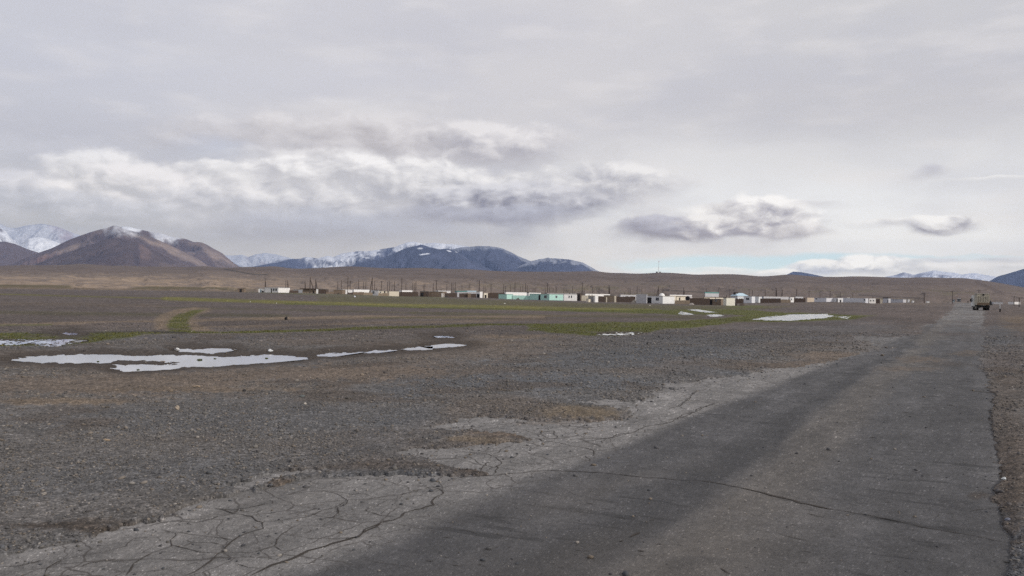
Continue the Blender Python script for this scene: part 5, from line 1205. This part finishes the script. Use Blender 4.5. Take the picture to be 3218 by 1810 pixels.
wall(2168, 2231, 936.5, 340, 'large dark brown yard wall, the tallest brown wall in the front row', DMUD, .1)
mound(2165, 2182, 951, 330, 'spilled pale rubble at the left foot of the large dark brown wall', (.30, .27, .25), seed=6)
house(2230, 2266, 2273, 940.5, 340, 'brown mud house with a dark doorway beside the cream block', MUD, [('D', 2231, 2239, 942, 957), ('w', 2248, 2252, 942, 948)], kind='mud', psi=70, roof=M_droof, slab=.1)
wall(2249, 2264, 938, 348, 'whitewashed wall piece rising above the brown mud house', GREYW, .1, cat='wall')
house(2211, 2213, 2283, 935, 400, 'whitish flat roofed house behind the large dark brown wall', CREAM, [], roof=M_droof, slab=.35)
house(2273, 2283, 2310, 936, 335, 'square cream block house with one blank bright wall', (.66, .64, .56), [], roof=M_roof, slab=.06, psi=38)
house(2214, 2216, 2259, 921.5, 520, 'teal roofed building far behind the front row', GREYW, [], roof=M_rooft, slab=.7)
mound(2321, 2343, 954, 322, 'dark brown mound of earth right of the square cream block', (.075, .056, .044), seed=7)
mound(2310, 2317, 950, 330, 'small dark heap at the right wall of the square cream block', (.06, .045, .04), seed=8)
wall(2311, 2337, 937.5, 440, 'dark rubble wall in front of the blue roofed house', DMUD, .5)
house(2337, 2362.5, 2373, 931.5, 465, 'white house with a square window below the light blue hipped roof', (.66, .67, .70), [('w', 2345, 2354, 936, 942)], slab=.06, psi=55, roof=M_roofw)
house(2297, 2318, 2349, 929.5, 500, 'pale house with a light blue hipped roof and dark gable', (.60, .62, .65), [], rooftype='hip', ridge=920.5, roof=M_roofb)
house(2373, 2384, 2394, 932.5, 470, 'white house between the square window house and the long dark wall', (.66, .67, .68), [], slab=.06, roof=M_roofw)
wall(2389, 2454, 937.5, 440, 'long dark brown wall below the pale grey roofs', DMUD, .12)
house(2394, 2400, 2478, 932, 520, 'long pale grey roofed row behind the long dark brown wall', GREYW, [], roof=M_roof)
wall(2454, 2485, 940, 420, 'low light tan wall, worn in the middle', LMUD, .5)
house(2478, 2484, 2495, 934, 465, 'small white house above the low light tan wall', WHITE, [('w', 2486, 2489, 938, 943)], slab=.06)
wall(2495, 2531, 936.5, 455, 'dark brown wall right of the small white house', DMUD, .3)
house(2497, 2500, 2524, 932, 520, 'grey shed roof behind the dark brown wall', GREYW, [], cat='shed', name='shed', roof=M_droof)
house(2533, 2537, 2559, 935.5, 480, 'tan plastered house at the left end of the long pale row', (.48, .40, .32), [], slab=.05)
house(2559, 2597, 2618, 936.3, 490, 'grey and white house in the long pale row', (.62, .62, .66), [('w', 2563, 2568, 937.5, 940)], slab=.05, roof=M_roofw)
house(2618, 2633, 2649, 936.3, 492, 'white house with a dark doorway in the long pale row', (.62, .62, .64), [('D', 2629, 2633, 939, 947), ('D', 2639, 2644, 942, 947)], slab=.05, roof=M_roofw)
house(2649, 2720, 2728, 937.5, 496, 'longest pale grey building of the long pale row', (.55, .56, .60), [('w', 2715, 2719, 940, 944)], slab=.05, roof=M_roofw, psi=66)
house(2660, 2662, 2670, 935.5, 520, 'little white roof peeping over the longest pale building', WHITE, [], cat='shed', name='shed')
house(2729, 2731.5, 2752, 937.5, 470, 'bright white house with two small windows at the right end of the row', (.74, .72, .70), [('w', 2735, 2737.5, 942.5, 946.5), ('w', 2744, 2746.5, 942.5, 946.5)], psi=20, slab=.06)
wall(2753, 2765, 938.5, 478, 'dark shed wall right of the bright two window house', DMUD, .4)
wall(2766, 2773, 940, 480, 'pale broken wall beyond the dark shed wall', CREAM, .5)
house(2775, 2792, 2799, 937.5, 560, 'grey white far house with a dark peaked roof', (.5, .5, .53), [('D', 2789, 2792, 942, 946)], roof=M_droof, slab=.5)
house(2800, 2838, 2848, 940.5, 600, 'long low grey white building at the foot of the hill', (.5, .5, .53), [('w', 2806, 2808, 942, 944), ('w', 2814, 2816, 942, 944)], roof=M_roof)
house(2851, 2853, 2859, 941, 620, 'tiny pale building behind the thin poles', GREYW, [], slab=.1, depth=3)
house(2867, 2868, 2873, 944, 620, 'tiny white shed among the thin far poles', WHITE, [], slab=.1, depth=3, cat='shed', name='shed')
house(2912, 2913, 2921, 946, 640, 'tiny white shed right of the tall roadside pole', WHITE, [], slab=.1, depth=3, cat='shed', name='shed')
house(3121, 3122, 3152, 948.6, 640, 'distant low white strip of buildings right of the truck', GREYW, [], slab=.1)
house(3168, 3186, 3206, 948.2, 640, 'distant long white buildings near the right edge', WHITE, [], slab=.1)
mound(2568, 2640, 951, 430, 'long low dark ridge of earth before the pale row, the left one', (.085, .067, .058), seed=9, deep=.3)
mound(2640, 2738, 950, 425, 'long low dark ridge of earth before the pale row, the right one', (.085, .067, .058), seed=10, deep=.3)
mound(3106, 3118, 946, 420, 'small dark mound right of the truck by the road', (.03, .03, .03), seed=11)
mound(1060, 1068, 919.5, 435, 'dark heap in front of the windowless tan house', (.06, .05, .04), seed=12)
mound(770, 826, 924, 440, 'low dark bank of earth in front of the outhouse with the blue door', (.07, .058, .05), seed=13, deep=.2)
# rounded things
def yurt():
    D = 430; sx, cy = hray(2080); C = (sx * D, cy * D); zg = ground_z(*C); w_ = 21 / F * D / 2
    zt = z_at(2080, 921.3, D); root = empty('yurt', (C[0], C[1], zg)); props(root, 'white domed yurt top rising behind the long white house', 'yurt')
    n = 20; vs = []; prof = [(1, zg - .3), (1, zg + (zt - zg) * .6), (.9, zg + (zt - zg) * .75), (.65, zg + (zt - zg) * .9), (.3, zt - .05)]
    for r_, z_ in prof: vs += [(C[0] + math.cos(6.2832 * i / n) * r_ * w_, C[1] + math.sin(6.2832 * i / n) * r_ * w_, z_) for i in range(n)]
    fs = [(j * n + i, j * n + (i + 1) % n, (j + 1) * n + (i + 1) % n, (j + 1) * n + i) for j in range(len(prof) - 1) for i in range(n)]
    MB().add(vs, fs).build('felt_cover', mat_of(WHITE, 'felt'), root)
    MB().tube((C[0], C[1], zt - .12), (C[0], C[1], zt + .1), .32 * w_, .28 * w_, 12).build('crown_ring', mat_of(DMUD, 'mud'), root)
yurt()
def tank():
    D = 360; sx, cy = hray(2165); C = Vector((sx * D, cy * D, 0)); zg = ground_z(C.x, C.y); r_ = 8.2 / F * D; C.z = z_at(2165, 938, D)
    ax = Vector((-sx - .35, -cy + .2, 0)).normalized(); root = empty('storage_tank', (C.x, C.y, zg)); props(root, 'round grey tank lying open end forward between cream house and brown wall', 'tank')
    MB().tube(C - ax * 1.2, C + ax * 1.2, r_, r_, 20).build('shell', mat_of((.33, .31, .31), 'metal'), root)
    MB().tube(C + ax * 1.2, C + ax * 1.23, r_ * .78, r_ * .78, 20).build('opening', M_door, root)
    mb = MB(); s_ = Vector((-ax.y, ax.x, 0))
    for k in (-.8, .8): mb.obox(C + ax * k + Vector((0, 0, -(C.z - zg) / 2 - r_ * .4)), ax, s_, Vector((0, 0, 1)), .15, r_ * .7, (C.z - zg) / 2 - r_ * .3)
    mb.build('cradle', mat_of(MUD, 'mud'), root)
tank()

# ------------------------------------------------------------------ poles
M_wood = flat('pole_wood', (.060, .046, .040), .9, .25, 1.5)
POLES = []
def pole(x, yt, brace=0, cross=False, thick=1.0, H=8.5, group='utility poles of the village', lean=0.0, D=None, twin=False):
    brace *= .3
    D = D or F * (H - EYE) / max(5, horizon(x) - yt)
    base_az = hray(x); X, Y = base_az[0] * D, base_az[1] * D; zg = ground_z(X, Y) - .1; zt = z_at(x, yt, D); r_ = .14 * thick * min(1.5, max(1, D / 420))
    root = empty('utility_pole', (X, Y, zg)); props(root, None, 'utility pole', group)
    side = Vector((Y, -X, 0)).normalized(); base = Vector((X, Y, zg)); top = Vector((X, Y, zt)) + side * lean * (zt - zg)
    MB().tube(base, top, r_, r_ * .75).build('post', M_wood, root)
    if brace: MB().tube(base + side * brace + Vector((0, 0, -.05)), base + (top - base) * .82 + side * (r_ * .8 if brace > 0 else -r_ * .8), r_ * .95, r_ * .7).build('brace', M_wood, root)
    if cross:
        c_ = base + (top - base) * .965; MB().tube(c_ - side * 1.1 + Vector((-Y, X, 0)).normalized() * 0, c_ + side * 1.1, r_ * .5, r_ * .5, 6).build('crossarm', M_wood, root)
        mb = MB()
        for k in (-1, -.45, .45, 1): mb.tube(c_ + side * k + Vector((0, 0, .05)), c_ + side * k + Vector((0, 0, .3)), .05, .05, 5)
        mb.build('insulators', M_frame, root)
    POLES.append((x, D, root, brace, cross, thick)); return root
for p in [(832.5, 875.5, 2.2, 1), (898, 880, 0, 0), (903.5, 880, 3.2, 0), (958, 883, 2.6, 0), (974, 871, 8, 0, 1.5), (992, 878, 4, 0, 1.5), (1061, 885), (1072, 880), (1092, 868), (1100, 882, 0, 1), (1127, 879), (1141.5, 886), (1149.5, 885), (1169.5, 872, -5, 0, 1.5),
          (1177, 884), (1199, 883, 0, 1), (1217, 886), (1223.5, 884), (1239, 884), (1262, 874, 0, 0, 1.1), (1275, 891, 0, 1), (1297, 889), (1303, 888), (1307, 884), (1331, 893), (1334.5, 891), (1361, 890), (1370.5, 880.5, 0, 1, 1.3), (1404, 892), (1419, 889), (1423.5, 891), (1430, 886),
          (1451.5, 896), (1471, 899), (1476.5, 891), (1505.5, 880.5, 0, 0, 1.6), (1519, 898), (1523.5, 898, 0, 0, 1.2), (1527, 901), (1543, 892, 0, 1), (1583, 893), (1588, 898), (1604, 896), (1618, 887, 0, 0, 1.2), (1635, 901), (1643, 898), (1651.5, 889, 0, 0, 1.2), (1657, 896), (1674, 905), (1678, 904), (1682, 904),
          (1713.5, 902), (1720.5, 889, 0, 0, 1.2), (1727, 901), (1738, 906), (1747, 900, 0, 0, 1.2), (1765, 910), (1771, 904), (1780, 907), (1799, 898), (1829, 888, 0, 1, 1.2), (1835, 904), (1842, 911), (1862, 900), (1866.5, 907), (1880, 907), (1883.5, 906), (1914, 896, 2.2, 0, 1.5), (1930.5, 910),
          (1974, 904), (1979, 904, 2.0), (2002, 900), (2017, 904), (2024, 915), (2032, 915), (2058, 911), (2069, 900, -6, 0, 1.3), (2083, 902), (2117, 916, 0, 1), (2148, 903.5, 4.5, 0, 1.3), (2166, 918, 2), (2221, 907), (2258, 903, 0, 1), (2293, 907), (2354, 909, 0, 1), (2364, 911), (2404.5, 910), (2439, 905, 1.6, 0, 1.5),
          (2458, 910, -3.2), (2473, 921), (2503, 907), (2542.5, 914, 0, 1), (2577, 914, 0, 1), (2608, 914, 0, 1), (2641, 917), (2680, 919), (2845, 934), (2850, 932), (2858, 931), (2870, 932), (2876, 933), (2882, 931), (2890, 932), (2895, 933)]:
    p = tuple(p) + (0,) * (5 - len(p)); pole(p[0], p[1], p[2], bool(p[3]), (p[4] or 1.0) * 1.05, lean=random.uniform(-.012, .02))
gr = 'tall poles with crossarms along the road'
pole(2904.5, 920, 0, True, 1.4, H=9, group=gr, D=560); pole(2993, 915, 0, True, 1.0, H=9, group=gr, D=560); pole(3076, 911, 0, True, 1.0, H=9, group=gr, D=500)
pole(3187, 931.5, 0, True, .9, H=7, group=gr, D=400); pole(3203, 935, 0, True, 1.1, H=7, group=gr, D=330)
# describe each pole by the building it rises beside
SHORT = [(767, 'the lone mud hut'), (874, 'the long white house at the left end'), (937, 'the short dark brown wall'), (975, 'the dark roofed mud house'), (1010, 'the dark brown shed with pale corner'), (1060, 'the windowless tan house'), (1092, 'the bright white house'), (1137, 'the long bright white building'),
         (1178, 'the small grey house'), (1205, 'the light tan yard wall'), (1238, 'the plain cream block'), (1285, 'the long dark brown fence'), (1333, 'the dark brown shed by the fence'), (1369, 'the wide tan mud house'), (1416, 'the gate pillar fence'), (1452, 'the pale teal roof'), (1482, 'the light blue roof'),
         (1507, 'the small bright white house'), (1526, 'the tiny cream shed'), (1560, 'the fence left of the turquoise shed'), (1590, 'the small turquoise shed'), (1638, 'the turquoise yard wall'), (1695, 'the turquoise house door'), (1725, 'the middle of the turquoise house'), (1750, 'the sunlit turquoise wall'), (1792, 'the two-window white house'),
         (1845, 'the cream yard wall'), (1873, 'the narrow white slab'), (1916, 'the patched tan mud house'), (1966, 'the dark ruined wall'), (2016, 'the light grey front block'), (2056, 'the doorway of the long white house'), (2101, 'the bright wall of the long white house'), (2145, 'the cream house'), (2199, 'the large dark brown wall'), (2250, 'the brown mud house'),
         (2296, 'the square cream block'), (2350, 'the light blue hipped roof'), (2384, 'the white house beside the long dark wall'), (2422, 'the long dark brown wall'), (2470, 'the low light tan wall'), (2513, 'the dark wall right of the small white house'), (2546, 'the tan plastered house'), (2588, 'the grey and white house'), (2633, 'the white doorway house'), (2688, 'the longest pale building'), (2870, 'the tiny far sheds'),
         (2904.5, 'the dark foot of the hill, left of the road'), (2993, 'the left side of the road where it vanishes'), (3076, 'the truck, directly behind it'), (3187, 'the right edge, the farther of two'), (3203, 'the right edge, the nearer of two')]
byref = {}
for P_ in POLES: byref.setdefault(min(range(len(SHORT)), key=lambda i: abs(SHORT[i][0] - P_[0])), []).append(P_)
ORD = ['first', 'second', 'third', 'fourth', 'fifth', 'sixth', 'seventh', 'eighth', 'ninth', 'tenth']
for k, L_ in byref.items():
    L_.sort(key=lambda q: q[0])
    for i, q in enumerate(L_):
        st = ('braced ' if q[3] else 'crossarm ' if q[4] else 'plain ') + 'pole'
        far_ = q[0] > 2900
        if far_: lab = 'tall crossarm pole by ' + SHORT[k][1]
        elif len(L_) == 1: lab = 'dark wooden ' + st + ' above ' + SHORT[k][1]
        else: lab = '%s above %s, %s from left' % (st, SHORT[k][1], ORD[i])
        q[2]['label'] = lab

# antenna mast and huts on the hill crest
def on_hill(x, y, D): sx, cy = hray(x); return Vector((sx * D, cy * D, z_at(x, y, D)))
b0 = on_hill(2068, 857, 2590); t0 = on_hill(2069, 820, 2590); root = empty('radio_mast', b0); props(root, 'thin red and white radio mast on the hill crest', 'mast')
MB().tube(b0, t0, .55, .35, 6).build('mast_pole', flat('mast_paint', (.45, .42, .42), .6, .1, 1), root)
MB().tube(t0 + Vector((0, 0, -3)), t0 + Vector((0, 0, 0)), .9, .9, 8).build('aerial', flat('mast_red', (.35, .14, .12), .6, .1, 1), root)
for x, y0, y1, w_, cc, lb in ((2063, 856, 853.5, 5, (.05, .04, .035), 'dark small hut on the hill crest left of the mast'), (2073, 857, 854, 5.5, (.28, .27, .26), 'grey small hut on the hill crest right of the mast')):
    D = 2595; c0 = on_hill(x, y0, D); h = (y0 - y1) / F * D; W = w_ / F * D; u = Vector((c0.x, c0.y, 0)).normalized(); s_ = Vector((u.y, -u.x, 0))
    root = empty('crest_hut', c0); props(root, lb, 'hut'); P = [c0 - s_ * W / 2 - u * 2, c0 + s_ * W / 2 - u * 2, c0 + s_ * W / 2 + u * 2, c0 - s_ * W / 2 + u * 2]
    MB().prism([(p.x, p.y) for p in P], c0.z - 2, c0.z + h * .8).build('wall', mat_of(cc, 'mud'), root)
    Q = [c0 + (p - c0) * 1.1 for p in P]; MB().prism([(p.x, p.y) for p in Q], c0.z + h * .8 + .01, c0.z + h).build('roof', M_droof, root)

# ------------------------------------------------------------------ vehicles, people, marker post
Zu = Vector((0, 0, 1))
def truck():
    D = 186; x = 3090; sx, cy = hray(x); yaw = math.atan2(sx, cy) - math.radians(9)
    fw = Vector((math.sin(yaw), math.cos(yaw), 0)); rt = Vector((fw.y, -fw.x, 0)); O = Vector((sx * D, cy * D, 0))     # O: middle of the tail
    root = empty('truck', O); props(root, 'khaki canvas covered truck seen from behind at the right road edge, white cab', 'truck')
    canv = flat('canvas', (.40, .37, .30), .95, .2, 1.5); rim = flat('roof_rim', (.42, .39, .35), .8, .1, 2); wht = flat('cab_white', (.62, .64, .64), .5, .1, 2); blk = flat('tyre_black', (.012, .012, .012), .9, .1, 5)
    def box(f0, f1, r0, r1, z0, z1, mb=None):
        mb = mb or MB(); return mb.obox(O + fw * (f0 + f1) / 2 + rt * (r0 + r1) / 2 + Zu * (z0 + z1) / 2, fw, rt, Zu, (f1 - f0) / 2, (r1 - r0) / 2, (z1 - z0) / 2)
    mb = MB(); prof = [(-1.02, .98), (1.02, .98), (1.02, 2.92), (.94, 3.04), (-.94, 3.04), (-1.02, 2.92)]
    vs = [O + fw * f + rt * p[0] + Zu * p[1] for f in (0, 2.9) for p in prof]; n = 6
    mb.add(vs, [tuple(range(n)), tuple(range(2 * n - 1, n - 1, -1))] + [(i + n, (i + 1) % n + n, (i + 1) % n, i) for i in range(n)])
    cv = mb.build('canvas_body', canv, root)
    box(-.06, 3.0, -1.08, 1.08, 3.05, 3.16).build('roof_rim', rim, root)
    box(-.05, -.003, -.14, .16, 2.72, 3.02).build('rear_lamp_box', blk, root)
    mb = MB()
    for k in (-.78, -.4, 0, .4, .78): box(-.05, -.004, k - .03, k + .03, 1.5, 2.6, mb)
    mb.build('canvas_ribs', flat('canvas_dark', (.12, .11, .09), .9, .2, 3), root)
    box(-.07, -.006, -1.0, 1.0, .98, 1.42).build('tailgate', flat('tailgate_brown', (.13, .095, .065), .8, .2, 3), root)
    box(.1, 5.0, -.45, .45, .62, .93).build('chassis', blk, root)
    # cab: nose slanting, window
    mb = MB(); cp = [(3.3, .7), (5.0, .7), (5.1, 1.5), (4.85, 2.55), (4.55, 2.78), (3.3, 2.78)]
    vs = [O + fw * p[0] + rt * s_ + Zu * p[1] for s_ in (-1.28, .95) for p in cp]; n = 6
    mb.add(vs, [tuple(range(n)), tuple(range(2 * n - 1, n - 1, -1))] + [(i + n, (i + 1) % n + n, (i + 1) % n, i) for i in range(n)])
    mb.build('cab', wht, root)
    mb = MB(); wp = [(3.55, 1.5), (4.95, 1.5), (4.75, 2.3), (3.55, 2.3)]
    vs = [O + fw * p[0] + rt * s_ + Zu * p[1] for s_ in (-1.31, -1.27) for p in wp]; mb.add(vs, [(0, 1, 2, 3), (7, 6, 5, 4), (4, 5, 1, 0), (5, 6, 2, 1), (6, 7, 3, 2), (7, 4, 0, 3)]).build('side_window', M_glass, root)
    mb = MB(); ws = [(5.05, 1.62), (4.85, 2.45)]
    vs = [O + fw * (ws[j][0] + .03) + rt * s_ + Zu * ws[j][1] for j in (0, 1) for s_ in (-1.0, .85)] + [O + fw * (ws[j][0] - .05) + rt * s_ + Zu * ws[j][1] for j in (0, 1) for s_ in (-1.0, .85)]
    mb.add(vs, [(0, 1, 3, 2), (5, 4, 6, 7), (0, 2, 6, 4), (1, 5, 7, 3), (2, 3, 7, 6), (0, 4, 5, 1)]).build('windscreen', M_glass, root)
    box(4.5, 4.62, -1.55, -1.36, 1.6, 2.1).build('mirror', blk, root)
    box(5.08, 5.2, -1.15, .9, .5, .8).build('bumper', blk, root)
    for f in (.8, 1.85, 4.25):
        for s_ in (-.88, .88):
            c_ = O + fw * f + rt * s_ + Zu * .5; w_ = MB().tube(c_ - rt * .19, c_ + rt * .19, .5, .5, 18).build('wheel', blk, root)
            rm = MB().tube(c_ - rt * .2, c_ + rt * .2, .24, .24, 12).build('rim', canv, root); rm.parent = w_
    mb = MB(); box(.0, .06, -1.1, -.5, .45, .9, mb); box(.0, .06, .5, 1.1, .45, .9, mb); mb.build('mud_flaps', blk, root)
truck()
def minibus(x, ytop, W_px, D, label, body, roofc, name='minibus', cat='minibus', h=2.0):
    sx, cy = hray(x); fw = Vector((-sx, -cy, 0)); rt = Vector((fw.y, -fw.x, 0)); O = Vector((sx * D, cy * D, z_at(x, ytop, D) - h)); w_ = W_px / F * D / 2
    root = empty(name, O); props(root, label, cat); L_ = 4.4
    bm_ = flat(name + '_body', body, .5, .1, 2); rm_ = flat(name + '_roof', roofc, .5, .1, 2)
    mb = MB(); pr = [(-w_, .3), (w_, .3), (w_, h * .55), (w_ * .86, h * .92), (-w_ * .86, h * .92), (-w_, h * .55)]
    vs = [O + fw * f + rt * p[0] + Zu * p[1] for f in (0, -L_) for p in pr]; n = 6
    mb.add(vs, [tuple(range(n - 1, -1, -1)), tuple(range(n, 2 * n))] + [(i, (i + 1) % n, (i + 1) % n + n, i + n) for i in range(n)]).build('body', bm_, root)
    MB().obox(O - fw * (L_ / 2) + Zu * h * .96, fw, rt, Zu, L_ / 2, w_ * .9, h * .04).build('roof', rm_, root)
    MB().obox(O + fw * .02 + Zu * h * .72, fw, rt, Zu, .03, w_ * .78, h * .15).build('windscreen', M_glass, root)
    for s_ in (-1, 1):
        MB().obox(O + fw * .03 + rt * s_ * w_ * .75 + Zu * h * .38, fw, rt, Zu, .04, .14, .1).build('headlight', rm_, root)
        for f in (-.8, -3.5): c_ = O + fw * f + rt * s_ * (w_ - .1) + Zu * .33; MB().tube(c_ - rt * .1, c_ + rt * .1, .33, .33, 12).build('wheel', M_door, root)
minibus(3013.5, 938, 9.5, 560, 'dark minibus with a white roof far off in the middle of the road', (.10, .11, .12), (.8, .8, .8), h=2.1)
minibus(2996, 942.5, 7, 620, 'pale blue car far off beside the pole left of the road end', (.34, .42, .46), (.4, .48, .52), 'parked_car', 'car', h=1.5)

def person(x, yb_, D, label, hgt=1.72, cloth=(.02, .022, .026)):
    sx, cy = hray(x); O = Vector((sx * D, cy * D, ground_z(sx * D, cy * D))); k = hgt / 1.72
    me = bpy.data.meshes.new('person'); J = {'pel': (0, 0, .95, .14), 'wst': (0, 0, 1.12, .125), 'cst': (0, 0, 1.35, .16), 'nek': (0, 0, 1.5, .06), 'hed': (0, .01, 1.58, .085), 'top': (0, 0, 1.7, .075),
         'sl': (-.19, 0, 1.42, .065), 'el': (-.26, .02, 1.15, .05), 'hl': (-.27, -.06, .88, .035), 'sr': (.19, 0, 1.42, .065), 'er': (.26, .02, 1.15, .05), 'hr': (.27, -.06, .88, .035),
         'pl': (-.1, 0, .88, .1), 'kl': (-.12, -.03, .5, .07), 'al': (-.13, .02, .09, .05), 'tl': (-.14, -.14, .05, .045), 'pr': (.1, 0, .88, .1), 'kr': (.12, .05, .5, .07), 'ar': (.12, .12, .09, .05), 'tr': (.13, -.03, .05, .045)}
    names = list(J); E_ = [('pel', 'wst'), ('wst', 'cst'), ('cst', 'nek'), ('nek', 'hed'), ('hed', 'top'), ('cst', 'sl'), ('sl', 'el'), ('el', 'hl'), ('cst', 'sr'), ('sr', 'er'), ('er', 'hr'), ('pel', 'pl'), ('pl', 'kl'), ('kl', 'al'), ('al', 'tl'), ('pel', 'pr'), ('pr', 'kr'), ('kr', 'ar'), ('ar', 'tr')]
    me.from_pydata([tuple(v * k for v in J[n][:3]) for n in names], [(names.index(a), names.index(b)) for a, b in E_], [])
    o = bpy.data.objects.new('person', me); COL.objects.link(o); o.location = O; o.rotation_euler.z = math.atan2(-sx, cy)
    sk = o.modifiers.new('skin', 'SKIN'); su = o.modifiers.new('sub', 'SUBSURF'); su.levels = 1; su.render_levels = 1
    for i, n in enumerate(names): me.skin_vertices[0].data[i].radius = (J[n][3] * k, J[n][3] * k * .85)
    me.skin_vertices[0].data[0].use_root = True
    me.materials.append(flat('dark_clothes', cloth, .9, .15, 8)); props(o, label, 'person')
try:
    def _mk():
        person(3042, 951, 560, 'person in dark clothes standing on the road left of the truck', 1.8)
    _mk()
except Exception as ex: print('person', ex)
def marker():
    x, D = 3143, 157; sx, cy = hray(x); O = Vector((sx * D, cy * D, ground_z(sx * D, cy * D))); root = empty('marker_post', O)
    props(root, 'short roadside marker post, white above and black below, right of the truck', 'marker post')
    u = Vector((sx, cy, 0)); s_ = Vector((cy, -sx, 0)); zt = z_at(x, 956, D)
    MB().obox(O + Zu * .27, u, s_, Zu, .11, .11, .32).build('post_base', flat('post_black', (.02, .015, .015), .8, .1, 4), root)
    MB().obox(O + Zu * (.59 + (zt - .59 - O.z) / 2), u, s_, Zu, .095, .095, (zt - O.z - .59) / 2).build('post_top', flat('post_white', (.5, .49, .48), .8, .15, 4), root)
marker()
